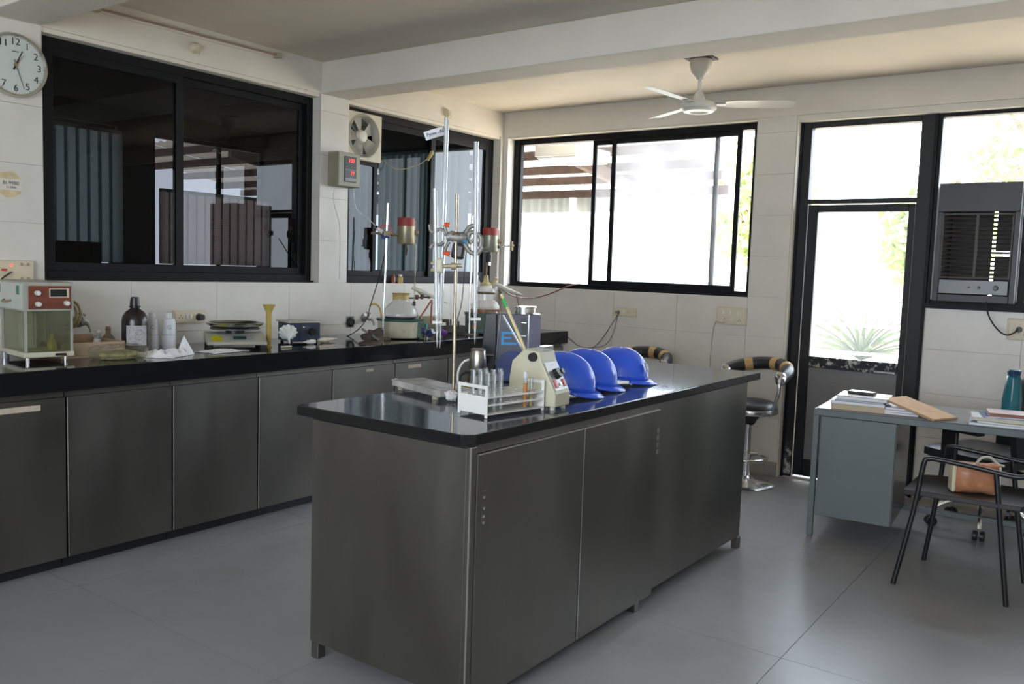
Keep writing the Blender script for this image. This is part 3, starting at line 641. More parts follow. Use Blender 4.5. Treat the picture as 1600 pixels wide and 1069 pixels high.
# wall clock
p = on(22.5, 102, 0, .02); R_ = .150
ck = thing('wall_clock', 'round white wall clock with a silver rim and black numerals', 'clock', (.001, p.y, p.z))
MY = Matrix.Rotation(PI/2, 3, 'Y')
MB().lathe([(0,0), (R_-.004,0), (R_,.012), (R_,.03), (R_-.006,.042), (R_-.014,.042), (R_-.018,.03)], 64, M=MY).build('rim', mat('silver_rim', (.62,.60,.54), .25, 1), ck, smooth=True)
MB().lathe([(R_-.012,.030), (0,.0301)], 64, M=MY).build('dial', mat('clock_dial', (.70,.71,.66), .5), ck)
INK = mat('black_ink', (.015, .015, .018), .5)
for h in range(1, 13):
    a = 2*PI*h/12; text(str(h), .046, INK, ck, (.0312, .108*sn(a), .108*cs(a)), FACE_X, 'numeral')
for k in range(60):
    a = 2*PI*k/60; r0_ = .128; m = MB() if k == 0 else m
    m.cyl((.0305, r0_*sn(a), r0_*cs(a)), (.0312, r0_*sn(a), r0_*cs(a)), .0022 if k % 5 == 0 else .001, n=6)
mk = m.build('minute_marks', INK, ck); mk['kind'] = 'stuff'
def hand(ang, ln, wd, name, material, x=.034):
    r = Vector((0, sn(ang), cs(ang))); q = Vector((0, cs(ang), -sn(ang))); c = Vector((x, 0, 0))
    MB().add([c-r*.025-q*wd, c+r*ln-q*wd*.5, c+r*ln+q*wd*.5, c-r*.025+q*wd, c-r*.025-q*wd+Vector((.0015,0,0)), c+r*ln-q*wd*.5+Vector((.0015,0,0)), c+r*ln+q*wd*.5+Vector((.0015,0,0)), c-r*.025+q*wd+Vector((.0015,0,0))],
             [(0,1,2,3),(7,6,5,4),(0,4,5,1),(1,5,6,2),(2,6,7,3),(3,7,4,0)]).build(name, material, ck)
hand(.42, .075, .004, 'hour_hand', INK); hand(2.82, .112, .003, 'minute_hand', mat('grey_hand', (.2,.2,.18), .5), .036); hand(.62, .06, .0012, 'second_hand', INK, .038)
MB().cyl((.03,0,0), (.041,0,0), .008).build('hub', mat('brass_hub', (.4,.3,.15), .4, .8), ck, smooth=True)
MB().cb((.0315, 0, .062), (.0006, .028, .004)).build('dial_print', INK, ck)
MB().lathe([(R_-.012,.0375), (0,.0376)], 48, M=MY).build('glass', GLASS, ck)
# round sticker
p = on(14, 288, 0, 0)
st = thing('round_sticker', 'torn round yellow and white sticker with a black printed band under the clock', 'sticker', (.0008, p.y, p.z))
MB().prism([(.068*cs(a)*(1-.08*random.random()), .064*sn(a)*(1-.08*random.random())) for a in [2*PI*i/28 for i in range(28)]], 0, .0008, 'x').build('sticker_back', mat('yellowed_paper', (.62,.50,.30), .8, var=.15, scale=30), st)
MB().box(.0008, -.058, -.028, .0014, .062, .026).build('white_band', mat('sticker_white', (.66,.62,.55), .7), st)
text('BI-9980', .024, INK, st, (.0016, .008, .006), FACE_X); text('12 2000', .014, INK, st, (.0016, .008, -.014), FACE_X)
# switchboard above the bath
a = on(-30, 405, 0, .02); b = on(49, 440, 0, .02)
sb = thing('switchboard', 'cream switchboard with a red pilot lamp above the glass bath', 'switchboard', (.001, a.y, 1.256))
Lb = b.y-a.y; MB().box(0, 0, 0, .045, Lb, .10).build('box', CREAMPL, sb, bevel=.004)
MB().box(.045, .01, .008, .048, Lb-.008, .092).build('plate', CREAMPL, sb, bevel=.001)
MB().cyl((.048, Lb-.105, .077), (.054, Lb-.105, .077), .006).build('pilot_lamp', mat('red_pilot', (.9,.2,.12), .4, emit=(1,.15,.08,1.2)), sb, smooth=True)
for y in (-.055, -.025):
    for z in (.082, .014): MB().box(.048, Lb+y-.008, z-.008, .051, Lb+y+.004, z+.008).build('slot_cover', mat('slot_grey', (.35,.31,.22), .6), sb)
MB().box(.048, Lb-.15, .05, .052, Lb-.125, .06).build('switch', RED, sb)
MB().tube([(.05, Lb-.105, .045), (.075, Lb-.12, .042), (.07, Lb-.15, .02), (.05, Lb-.17, -.01)], .004, 8).build('cable', BLACKPL, sb, smooth=True)
# other sockets
def socket(name, px0, py0, px1, py1, plane, val, label, kind):
    a = on(px0, py0, plane, val); b = on(px1, py1, plane, val)
    W = (b.y-a.y) if plane == 0 else (b.x-a.x); H = a.z-b.z
    if plane == 0: t = thing(name, label, 'socket', (.001, a.y, b.z), PI/2)
    else: t = thing(name, label, 'socket', (a.x, val-.001, b.z), 0)
    # local: x along the wall, -y out of the wall
    MB().box(0, -.012, 0, W, 0, H).build('back_box', CREAMPL, t, bevel=.002)
    MB().box(.012, -.015, .008, W-.012, -.012, H-.008).build('plate', mat('cream_plate', (.64,.58,.44), .4), t, bevel=.001)
    return t, W, H
SLOT = mat('socket_hole', (.03,.03,.03), .6)
def sock(t, x, z, s=.010):
    m = MB()
    for dx, dz in ((0, .6), (-.55, -.35), (.55, -.35)): m.cyl((x+dx*s, -.0152, z+dz*s), (x+dx*s, -.0162, z+dz*s), s*.22, n=8)
    m.build('socket_holes', SLOT, t)
def switch(t, x, z, s=.010): MB().box(x-s*.7, -.020, z-s*1.1, x+s*.7, -.015, z+s*1.1).build('switch', WHITEPL, t, bevel=.002)
t, W, H = socket('wall_socket', 269, 485, 319, 504, 0, .0, 'cream wall socket with a black plug, behind the white bottles', 0)
sock(t, .045, H*.5, .014); switch(t, .085, H*.5, .012); switch(t, .11, H*.5, .012)
MB().cyl((W-.045, -.015, H*.45), (W-.045, -.05, H*.45), .022, .017, n=20).build('plug', BLACKPL, t, smooth=True)
t, W, H = socket('wall_socket', 960, 480, 995, 496, 1, D, 'small cream wall socket on the tiles left of centre under the sliding window', 1)
sock(t, .13, H*.5, .014); switch(t, .095, H*.5, .011)
MB().cyl((.045, -.015, H*.5), (.045, -.05, H*.45), .012).build('plug', mat('grey_plug', (.2,.19,.18), .5), t, smooth=True)
pts = [on(px, py, 1, D-.04) for px, py in ((968,488),(958,503),(944,525),(930,541),(918,544),(905,541),(895,534),(886,526))]
c = MB().tube(pts, .0028, 6).build('hanging_cord', BLACKPL, smooth=True); tag(c, 'thin black cord looping from the small far socket to the corner worktop', 'cord')
pts = [on(px, py, 1, D-.035) for px, py in ((966,490),(961,510),(955,528),(944,540),(930,543),(915,544))]
c = MB().tube(pts, .0022, 6).build('hanging_cord', BLACKPL, smooth=True); tag(c, 'second thinner cord hanging in a loop below the small far socket', 'cord')
t, W, H = socket('switch_socket', 1121, 479, 1167, 509, 1, D, 'large cream switch and socket plate beside the door pier', 1)
for k in range(3): switch(t, .055+.055*k, H*.70, .013)
sock(t, .065, H*.28, .014); sock(t, .175, H*.28, .014); switch(t, .12, H*.28, .011)
pts = [on(px, py, 1, D-.03) for px, py in ((1134,503),(1126,504),(1118,503),(1114,520),(1111,545),(1109,572),(1109,600))]
c = MB().tube(pts, .0022, 6).build('hanging_cord', mat('grey_cord', (.22,.21,.2), .6), smooth=True); tag(c, 'thin grey cord hanging from the large cream switch plate', 'cord')
t, W, H = socket('cooler_socket', 1575, 497, 1620, 534, 1, Yw, 'cream socket plate at the right edge of the photo under the cooler', 1)
sock(t, .10, H*.3, .014); MB().cyl((.065, -.015, H*.5), (.065, -.055, H*.5), .018, .014, n=18).build('plug', BLACKPL, t, smooth=True)
# black round outlet, gas taps and hoses on the left wall
def gas_tap(px, py, label):
    p = on(px, py, 0, .03); t = thing('gas_tap', label, 'tap', (.001, p.y, p.z))
    MB().lathe([(0,0), (.03,0), (.03,.008), (.012,.016), (.011,.045), (.018,.05), (.018,.065), (0,.068)], 20, M=MY).build('body', DULLMETAL, t, smooth=True)
    MB().tube([(.055,0,0), (.075,.012,-.012), (.082,.02,-.035), (.082,.02,-.05)], [.009,.008,.007], 10).build('nozzle', DULLMETAL, t, smooth=True)
    MB().cyl((.058,0,.0), (.058,-.012,.038), .006).cyl((.058,-.03,.045), (.058,.006,.036), .006).build('lever', DULLMETAL, t, smooth=True); return t
gas_tap(127, 503, 'grey cast gas tap on the wall right of the glass bath')
gas_tap(573, 497, 'grey cast gas tap on the tiles left of the cream heating mantle')
p = on(547, 503, 0, .001); t = thing('round_outlet', 'black round outlet on the tiled wall left of the gas tap', 'outlet', (.001, p.y, p.z))
MB().lathe([(0,0), (.034,0), (.034,.012), (.022,.022), (.02,.014), (0,.013)], 28, M=MY).build('body', BLACKPL, t, smooth=True); MB().cb((.001,0,0), (.0016,.072,.08)).build('plate', mat('dark_plate',(.2,.2,.19),.6), t)
HOSE = mat('tan_rubber_hose', (.34, .26, .13), .6, var=.15, scale=20)
q0 = on(107, 512, 0, .06)
pts = [near(px, py, .06, q0.y, 1.0) for px, py in ((104,473),(112,471),(121,476),(126,488),(124,500),(117,509),(108,513),(101,514))]
c = MB().tube(pts, .0075, 10, smooth=5)
pts2 = [near(px, py, .085, q0.y-.01, 1.0) for px, py in ((104,479),(112,477),(118,483),(120,492),(117,501),(110,507),(102,509))]
c.tube(pts2, .0075, 10, smooth=5); h = c.build('rubber_hose', HOSE, smooth=True); tag(h, 'tan rubber hose looped twice beside the glass bath', 'hose')
pts = [near(px, py, .08, 1.2, 1.05) for px, py in ((577,478),(584,475),(591,478),(595,487),(596,498),(596,508))]
h = MB().tube(pts, .006, 10, smooth=5).build('yellow_hose', mat('yellow_hose_rubber', (.50,.34,.07), .5), smooth=True); tag(h, 'yellow rubber hose arching behind the cream heating mantle', 'hose')
# temperature display on the pier
tb = thing('temperature_display', 'olive grey wall box with two glowing red digit displays on the pier', 'display', (.001, .775, 1.905))
MB().box(0, 0, 0, .10, .20, .225).build('housing', mat('olive_enamel', (.27,.26,.18), .5, var=.08), tb, bevel=.006)
MB().box(.10, .004, .004, .104, .196, .221).build('lid', mat('olive_enamel_lid', (.32,.32,.25), .5, var=.06), tb, bevel=.002)
MB().box(.104, .052, .03, .108, .158, .20).build('black_panel', BLACKPL, tb, bevel=.002)
DIG = mat('red_digits', (.8,.02,.02), .4, emit=(1,.06,.05,2.2))
text('100', .036, DIG, tb, (.1084, .112, .172), FACE_X, 'digits'); text('77', .036, DIG, tb, (.1084, .122, .088), FACE_X, 'digits')
MB().box(.108, .056, .038, .1088, .154, .058).build('grey_strip', mat('grey_strip', (.25,.27,.28), .5), tb)
for y in (.075, .11, .14): MB().cyl((.108, y, .132), (.110, y, .132), .0035, n=10).build('lamp_dot', mat('orange_dot', (.5,.28,.12), .5), tb)
MB().box(.108, .056, .108, .1085, .154, .116).build('divider', mat('grey_strip2', (.18,.2,.21), .5), tb)
pts = [on(px, py, 0, .02) for px, py in ((522,296),(521,312),(525,330),(530,350),(531,372),(531,400),(530,436))]
c = MB().tube(pts, .0016, 6).build('thin_wire', mat('grey_wire', (.25,.24,.22), .6), smooth=True); tag(c, 'thin grey wire running down the pier below the display', 'wire')
pts = [(.03,.97,2.0)]+[near(px, py, .2, 1.12, 1.7) for px, py in ((556,324),(570,338),(586,352),(594,364))]
c = MB().tube(pts, .002, 6).build('thin_wire', WHITEPL, smooth=True); tag(c, 'thin white wire slanting from the display to the first stirrer clamp', 'wire')
# exhaust fan
ef = thing('exhaust_fan', 'square cream exhaust fan set in the upper corner of the second dark window', 'fan', (-.066, .966, 2.115))
m = MB(); S_ = .325; cx_, cz_, rf = .150, .165, .142
n = 48; vs = []; 
for x in (0, .05):
    for i in range(n):
        a = 2*PI*i/n; k = 1/max(abs(cs(a)), abs(sn(a))); vs.append((x, S_/2*(1+cs(a)*k)-.02*0, S_/2*(1+sn(a)*k)))
    for i in range(n): a = 2*PI*i/n; vs.append((x, cx_+rf*cs(a), cz_+rf*sn(a)))
fs = []
for i in range(n):
    j = (i+1) % n
    fs += [(2*n+i, 2*n+j, 3*n+j, 3*n+i), (i, n+i, n+j, j), (i, j, 2*n+j, 2*n+i), (n+i, 3*n+i, 3*n+j, n+j)]
MB().add(vs, fs).build('frame', mat('aged_cream_frame', (.58,.54,.42), .5, var=.05), ef, bevel=.003)
MB().lathe([(rf+.012,.05), (rf,.065), (rf-.006,.05), (rf-.012,.0)], 48, o=(0,cx_,cz_), M=MY).build('shroud', mat('aged_cream_ring', (.42,.40,.33), .5), ef, smooth=True)
FB = mat('grey_brown_blade', (.36,.34,.30), .5)
for k in range(5):
    a = k*2*PI/5+.6; m = MB(); vs = []
    for i in range(5):
        r = .035+.095*i/4; wd = .022+.03*i/4
        for s in (-1, 1): vs.append((.025+s*.012, cx_+r*cs(a)-s*wd*sn(a), cz_+r*sn(a)+s*wd*cs(a)))
    m.add(vs, [(2*i, 2*i+1, 2*i+3, 2*i+2) for i in range(4)]).build('blade', FB, ef)
MB().lathe([(0,.0), (.045,0), (.045,.035), (.035,.05), (0,.055)], 24, o=(0,cx_,cz_), M=MY).build('hub', mat('cream_hub', (.62,.60,.52), .4), ef, smooth=True)
for a in (.3, 2.4, 4.5): MB().cyl((.008, cx_, cz_), (.008, cx_+rf*cs(a), cz_+rf*sn(a)), .004, n=8).build('strut', FB, ef)
MB().cb((.053, .12, .012), (.006, .12, .012)).build('pull_bar', WHITEPL, ef, bevel=.002)
pts = [near(px, py, -.02, 1.5, 2.2) for px, py in ((591,240),(600,252),(612,261),(625,265),(640,262),(655,257),(668,248),(674,240))]
c = MB().tube(pts, .0032, 8).build('fan_cable', mat('yellowed_cable', (.45,.38,.24), .5), smooth=True); tag(c, 'yellowed cable sagging across the dark window from the exhaust fan', 'cable')
MB().tube([pts[-2]+Vector((0,0,-.012)), pts[-1], pts[-1]+Vector((.004,.01,.02))], [.012,.014,.008], 8).build('connector', mat('yellow_connector', (.40,.32,.12), .5), c, smooth=True)
# bottles on the sill of window 2
def small_bottle(px, py, r, h, c1, label, cap):
    p = on(px, py, 2, SZ+.012); p.x = -.035
    t = thing('small_bottle', label, 'bottle', (-.030, on(px, py, 0, -.03).y, SZ+.0005))
    MB().lathe([(0,0), (r,0), (r,h*.72), (r*.6,h*.85), (r*.6,h)], 20).build('body', c1, t, smooth=True); MB().cyl((0,0,h*.86), (0,0,h*1.08), r*.72, n=20).build('cap', cap, t, smooth=True)
AMB = mat('amber_glass', (.22,.06,.03), .15); YEL = mat('yellow_liquid', (.50,.36,.10), .2)
small_bottle(614, 438, .017, .062, AMB, 'small brown bottle on the sill of the second dark window', mat('brown_cap', (.15,.06,.04), .5))
small_bottle(625, 438, .021, .060, YEL, 'small yellow bottle with a white cap on the window sill', WHITEPL)
# ceiling fan
cf = thing('ceiling_fan', 'three-bladed cream ceiling fan hanging between the beam and the far wall', 'fan', (2.195, 1.745, CZ))
CFM = mat('fan_cream_metal', (.60,.58,.52), .35)
MB().cb((0,0,-.006), (.17,.13,.012)).build('ceiling_plate', mat('dark_plate2', (.05,.05,.05), .6), cf, bevel=.004)
MB().lathe([(.066,-.015), (.066,-.045), (.055,-.085), (.032,-.112), (.024,-.12), (.022,-.132), (0,-.132)], 28).build('canopy', CFM, cf, smooth=True)
MB().cyl((0,0,-.12), (0,0,-.235), .012, n=14).build('rod', CFM, cf, smooth=True)
MB().lathe([(.016,-.195), (.022,-.205), (.035,-.24), (.048,-.262), (.095,-.268), (.108,-.285), (.108,-.302), (.092,-.318), (.085,-.318)], 40).build('motor', CFM, cf, smooth=True)
MB().lathe([(.092,-.314), (.088,-.322), (.062,-.324), (.055,-.318), (.03,-.312), (0,-.312)], 40).build('bottom_ring', mat('bright_fan_ring', (.80,.76,.66), .3), cf, smooth=True)
def blade(a, L=.47):
    m = MB(); vs = []; k = 10
    for i in range(k+1):
        s = i/k; r = .09+L*s*1.0; wd = (.032+.026*min(1, s*3))*(1 if s < .9 else 1-.5*(s-.9)*10*.6); tilt = -.20
        for e in (-1, 0, 1):
            for q in (0, 1): vs.append((r*cs(a)-e*wd*sn(a)*cs(tilt), r*sn(a)+e*wd*cs(a)*cs(tilt), -.275+e*wd*sn(tilt)-.002*q+.006*(1-e*e)))
    fs = []
    for i in range(k):
        b = i*6; c = b+6
        fs += [(b,c,c+2,b+2), (b+2,c+2,c+4,b+4), (b+1,b+3,c+3,c+1), (b+3,b+5,c+5,c+3), (b,b+1,c+1,c), (b+4,c+4,c+5,b+5)]
    m.add(vs, fs+[(0,2,4,5,3,1)]).build('blade', CFM, cf, smooth=True)
    MB().cb((.115*cs(a), .115*sn(a), -.278), (.09,.05,.006), rz=a).build('blade_iron', CFM, cf, bevel=.002)
for a in (.44, .44+2*PI/3, .44+4*PI/3): blade(a)
# air cooler in window 4
co = thing('air_cooler', 'black louvred air cooler box fitted in the window right of the door', 'cooler', (3.395, 2.70, 1.284))
m = MB(); W, H, DP = .445, .725, .50
m.box(0, 0, .55, W, .012, H).box(0, 0, 0, .03, .012, .55).box(W-.03, 0, 0, W, .012, .55).box(.03, 0, 0, W-.03, .012, .045)
m.box(0, .012, 0, .006, DP, H).box(W-.006, .012, 0, W, DP, H).box(.006, .012, H-.006, W-.006, DP, H).box(.006, .012, 0, W-.006, DP, .006)
m.box(.006, DP-.006, .006, .25, DP, H-.006).box(.27, DP-.006, .006, W-.006, DP, .30).box(.27, DP-.006, .33, W-.006, DP, H-.006)
m.build('casing', mat('black_cooler_metal', (.018,.018,.021), .42, var=.15), co, bevel=.003)
GM = mat('dark_brown_plastic', (.055,.048,.042), .5)
MB().box(.03, -.010, .145, .04, .005, .54).box(W-.04, -.010, .145, W-.03, .005, .54).box(.04, -.010, .530, W-.04, .005, .54).box(.04, -.010, .145, W-.04, .005, .155).box(W/2-.008, -.008, .155, W/2+.008, .005, .53).build('grille_frame', GM, co, bevel=.002)
sl0 = None
for i in range(14):
    z = .172+.0262*i
    for x0, x1 in ((.041, W/2-.009), (W/2+.009, W-.041)):
        if sl0 is None: sl0 = MB().cb((0,0,0), ((W/2-.05), .020, .0035), rx=.6).build('louvre', GM, co); s = sl0
        else: s = sl0.copy(); C.objects.link(s); s.parent = co
        s.location = ((x0+x1)/2, .002, z)
MB().box(.035, -.006, .05, W-.035, .003, .135).build('control_panel', mat('brushed_dark_panel', (.10,.10,.10), .35, .6), co, bevel=.002)
for x, r in ((.20, .006), (.255, .009), (.345, .016)): MB().cyl((x, -.006, .092), (x, -.022, .092), r, r*.8, n=18).build('knob', BLACKPL, co, smooth=True)
text('- --', .010, INK, co, (.225, -.0066, .092), FACE_F)
pts = [on(px, py, 1, 2.69) for px, py in ((1541,470),(1542,482),(1546,496),(1553,508),(1562,518),(1570,523),(1578,523),(1586,519),(1590,514))]
pts[0].y = 2.705
c = MB().tube(pts, .0045, 8).build('cooler_cable', BLACKPL, smooth=True); tag(c, 'black cable curving from the air cooler to the socket at the right edge', 'cable')

# ------------------------------------------------------------------ on the wall counter
VA = math.atan2(4, 2.7)      # turn that makes a front face the middle of the room
GLASSY = mat('grubby_acrylic', (.30,.32,.24), .3)
ACR = thin_glass('grubby_acrylic_sheet', (.66,.68,.55), .30, (.40,.42,.33), smear=True)
bt = thing('viscometer_bath', 'old glass bath with a brown control panel and a grey top box', 'instrument', (.444, -1.371, ZC), PI/2-.11)
# local x right, -y front ; w .175, depth .34
OLDM = mat('old_grey_enamel', (.36,.36,.31), .5, var=.12, scale=8, dirt=(.25,.22,.15), dscale=6, dthr=.6)
CRM = mat('old_cream_enamel', (.56,.54,.42), .45, var=.08, dirt=(.30,.25,.13), dscale=10, dthr=.6)
BW = .205
for x, y in ((.015, .02), (BW-.03, .02), (.015, .28), (BW-.03, .28)): MB().cyl((x, y, 0), (x, y, .022), .008).build('foot', CHROME, bt, smooth=True)
MB().box(-.006, 0, .022, BW+.004, .32, .046).build('base', CRM, bt, bevel=.006)
MB().box(.125, -.002, .028, .172, 0, .039).build('name_strip', BLACKPL, bt)
MB().box(-.012, -.006, .232, BW, .42, .362).build('top_box', OLDM, bt, bevel=.004)
MB().box(-.0125, -.004, .240, -.0115, .40, .355).build('side_cover', mat('pale_side_cover', (.52,.54,.48), .5, var=.06), bt)
for y in (.03, .27): MB().box(-.0135, y, .305, -.0123, y+.035, .345).build('green_label', mat('green_label', (.08,.20,.13), .6), bt)
MB().tube([(-.014,.21,.275), (-.032,.19,.27), (-.032,.15,.27), (-.014,.13,.275)], .005, 8).build('handle', mat('rusty_handle', (.28,.20,.12), .6), bt, smooth=True)
MB().box(.012, -.010, .242, BW-.012, -.006, .346).build('control_panel', mat('red_brown_panel', (.17,.045,.025), .5, var=.15, scale=30), bt, bevel=.002)
MB().box(.098, -.013, .294, .182, -.010, .335).build('display_frame', mat('frame_cream', (.60,.52,.42), .5), bt, bevel=.001); MB().box(.102, -.0142, .298, .172, -.013, .331).build('display', mat('display_black', (.012,.014,.015), .2), bt)
for x, z in ((.048,.314), (.05,.264), (.170,.268)): MB().cyl((x, -.010, z), (x, -.03, z), .0115, .010, n=20).build('knob', WHITEPL, bt, smooth=True)
text('-- --- --', .010, mat('faded_orange', (.38,.14,.03), .6), bt, (.105, -.0104, .266), FACE_F)
for x, y in ((0, 0), (BW-.012, 0), (0, .29), (BW-.012, .29)): MB().box(x, y+.002, .046, x+.010, y+.014, .232).build('tank_post', OLDM, bt)
m = MB(); m.add([(.010,.006,.046),(BW-.012,.006,.046),(BW-.012,.006,.232),(.010,.006,.232)], [(0,1,2,3)])
m.add([(.005,.012,.046),(.005,.29,.046),(.005,.29,.232),(.005,.012,.232)], [(0,1,2,3)]); m.add([(BW-.006,.012,.046),(BW-.006,.29,.046),(BW-.006,.29,.232),(BW-.006,.012,.232)], [(0,1,2,3)]); m.build('tank_glass', ACR, bt)
MB().box(.012, .292, .046, BW-.014, .298, .232).build('back_plate', CRM, bt)
MB().box(.05, .20, .046, .115, .24, .225).build('inner_column', mat('white_inner', (.60,.60,.48), .5), bt, bevel=.004)
MB().cyl((.04,.14,.05), (.04,.14,.23), .004).cyl((.075,.12,.07), (.075,.12,.23), .003).build('inner_rod', DULLMETAL, bt, smooth=True)
fk = MB().lathe([(0,.047), (.022,.047), (.024,.06), (.018,.085), (.008,.10), (.008,.125)], 20, o=(.135,.07,0)).build('small_flask', mat('yellow_green_oil', (.36,.33,.02), .25), bt, smooth=True)
t = thing('foil_cup', 'small crumpled foil cup left of the glass bath', 'cup', tuple(on(8, 560, 2, ZC)))
MB().lathe([(0,0), (.014,0), (.019,.03), (.021,.032), (.017,.028), (.013,.004)], 14).build('cup', mat('foil', (.6,.62,.64), .35, .7), t)

tr = thing('wooden_tray', 'pinkish wooden tray against the wall, right of the glass bath', 'tray', (.06, -1.175, ZC), 0)
WD = mat('pink_beige_wood', (.42,.30,.20), .6, var=.12, scale=14)
TX, TY = .30, .32
MB().box(0, 0, 0, TX, TY, .008).build('bottom', WD, tr)
for a in ((0,0,.008,TX,.010,.070), (0,TY-.010,.008,TX,TY,.070), (0,.010,.008,.010,TY-.010,.085), (TX-.010,.010,.008,TX,TY-.010,.070)): MB().box(*a).build('side', WD, tr, bevel=.002)
p = near(180, 530, .16, -.87, .95)
t = thing('round_flask', 'small brownish round flask lying in the wooden tray', 'flask', (.15, p.y, ZC+.0085))
MB().lathe([(0,0), (.02,.002), (.034,.02), (.038,.04), (.032,.06), (.02,.072), (.013,.08), (.013,.105), (.016,.108)], 24, o=(0,0,.0)).build('bulb', thin_glass('brown_tinted_glass', (.75,.66,.55), .35, (.40,.33,.24)), t, smooth=True)
MB().cyl((0,0,.100), (0,0,.118), .012).build('stopper', mat('brown_stopper', (.25,.15,.08), .6), t, smooth=True)
t = thing('labelled_vial', 'leaning glass vial with a striped paper label in the tray', 'vial', (.20, -.925, ZC+.011), .3)
Mx = Matrix.Rotation(.28, 3, 'Y'); MB().lathe([(0,.002), (.016,.002), (.016,.075), (.009,.088), (.009,.10)], 18, M=Mx, o=(0,0,.002)).build('body', thin_glass('vial_glass', (.9,.9,.9), .3, (.7,.7,.7)), t, smooth=True)
MB().lathe([(.0166,.02), (.0166,.065)], 18, M=Mx, o=(0,0,.002)).build('label', PAPER, t, smooth=True)
MB().lathe([(.011,.095), (.012,.112), (0,.112)], 14, M=Mx, o=(0,0,.002)).build('cap', WHITEPL, t, smooth=True)
ds = thing('plastic_dish', 'clear crumpled plastic food box with yellow green contents in front of the tray', 'box', (.508, -.975, ZC), .05)
PW = thin_glass('crinkled_clear_plastic', (.90,.90,.85), .14, (.7,.7,.6), rough=.08)
m = MB(); n = 40; lv = [(0,.0,.8),(.008,.0,.9),(.03,.0,.98),(.045,.0,1.04),(.052,0,1.03),(.060,0,.95),(.068,0,.7),(.072,0,.3),(.072,0,.01)]
vs = []
for z, _, s in lv:
    for i in range(n):
        a = 2*PI*i/n; k = 1/max(abs(cs(a))**1, abs(sn(a)))**.75; nn = 1+.06*noise.noise(Vector((i*.9, z*60, 1)))
        vs.append((.075*s*cs(a)*k*nn, .125*s*sn(a)*k*nn, z+.004*noise.noise(Vector((i*.7, z*50, 4)))*(z > 0)))
m.add(vs, [(j*n+i, j*n+(i+1)%n, (j+1)*n+(i+1)%n, (j+1)*n+i) for j in range(len(lv)-1) for i in range(n)]); m.build('clear_lid', PW, ds)
MB().lathe([(0,.004), (.055,.004), (.065,.02), (.06,.034), (.03,.042), (0,.043)], 24, M=Matrix.Diagonal((1,1.5,1))).build('contents', mat('yellow_green_food', (.30,.28,.12), .6, var=.5, scale=40), ds, smooth=True)
bb = thing('black_bottle', 'large black plastic bottle with a white printed label by the white bottles', 'bottle', (.328, -.786, ZC), 0)
MB().lathe([(0,0), (.060,0), (.063,.006), (.063,.165), (.058,.19), (.044,.212), (.024,.226), (.022,.232), (.028,.234), (.028,.24), (.022,.242), (.021,.25)], 36).build('body', mat('black_bottle_plastic', (.018,.012,.012), .25), bb, smooth=True)
MB().lathe([(.024,.245), (.020,.283), (.016,.286), (0,.286)], 24).build('cap', BLACKPL, bb, smooth=True)
m = MB(); A = [(-.6+i*.12)-.60 for i in range(15)]; vs = [(.0636*cs(a), .0636*sn(a), z) for a in A for z in (.045, .145)]
m.add(vs, [(2*i, 2*i+2, 2*i+3, 2*i+1) for i in range(14)]).build('label', mat('grey_printed_label', (.40,.39,.40), .6, var=.25, scale=90), bb, smooth=True)
a0 = -.25
for k, s in enumerate(('------', '-- ---', '---')):
    text(s, .014, INK, bb, (.066*cs(a0), .066*sn(a0), .125-.025*k), face((-sn(a0), cs(a0), 0), (0,0,1)), ext=.002)
def white_bottle(x, y, label, g):
    t = thing('white_bottle', label, 'bottle', (x, y, ZC), 0)
    MB().lathe([(0,0), (.034,0), (.036,.005), (.036,.095), (.0345,.10), (.0345,.145), (.030,.163), (.018,.170)], 30).build('body', mat('milky_bottle', (.66,.67,.70), .35), t, smooth=True)
    MB().lathe([(.018,.166), (.017,.193), (.014,.196), (0,.196)], 22).build('cap', WHITEPL, t, smooth=True)
    MB().lathe([(.0363,.078), (.0363,.081)], 30).build('blue_line', mat('blue_line', (.35,.35,.5), .5), t, smooth=True)
    a = -.5; text(g, .03, mat('grey_ink', (.30,.31,.38), .6), t, (.037*cs(a), .037*sn(a), .120), face((-sn(a), cs(a), 0), (0,0,1)), ext=.001); return t
white_bottle(.205, -.618, 'left of the two white plastic bottles beside the black bottle', 'C')
white_bottle(.245, -.545, 'right of the two white plastic bottles, next to the scale', 'G')
def crumple(name, label, cat, x, y, sx, sy, h, mt, seed, n=16, rz=0):
    m = MB(); vs = []
    for i in range(n+1):
        for j in range(n+1):
            u, v = i/n-.5, j/n-.5; e = max(0, 1-max(abs(u), abs(v))*2)
            q = abs(noise.noise(Vector((u*4+seed, v*4, seed))))+.5*abs(noise.noise(Vector((u*9, v*9+seed, 2))))
            vs.append((u*sx*(1+.2*noise.noise(Vector((v*3, seed, 1)))), v*sy*(1+.2*noise.noise(Vector((u*3, 5, seed)))), .0015+h*q*min(1, e*3)+.003*abs(noise.noise(Vector((u*7, v*7, seed))))))
    m.add(vs, [(i*(n+1)+j, (i+1)*(n+1)+j, (i+1)*(n+1)+j+1, i*(n+1)+j+1) for i in range(n) for j in range(n)])
    o = m.build(name, mt, smooth=False, loc=(x, y, ZC), rz=rz); s = o.modifiers.new('thickness', 'SOLIDIFY'); s.thickness = .0012; s.offset = 1; return tag(o, label, cat)
crumple('crumpled_cloth', 'crumpled pale grey paper towel in front of the white bottles', 'towel', .50, -.745, .22, .22, .06, PAPER, 3.1, rz=.5)
crumple('paper_sheets', 'flat pale papers sticking out under the weighing scale', 'paper', .50, -.40, .16, .24, .012, PAPER, 8.3, rz=.2)
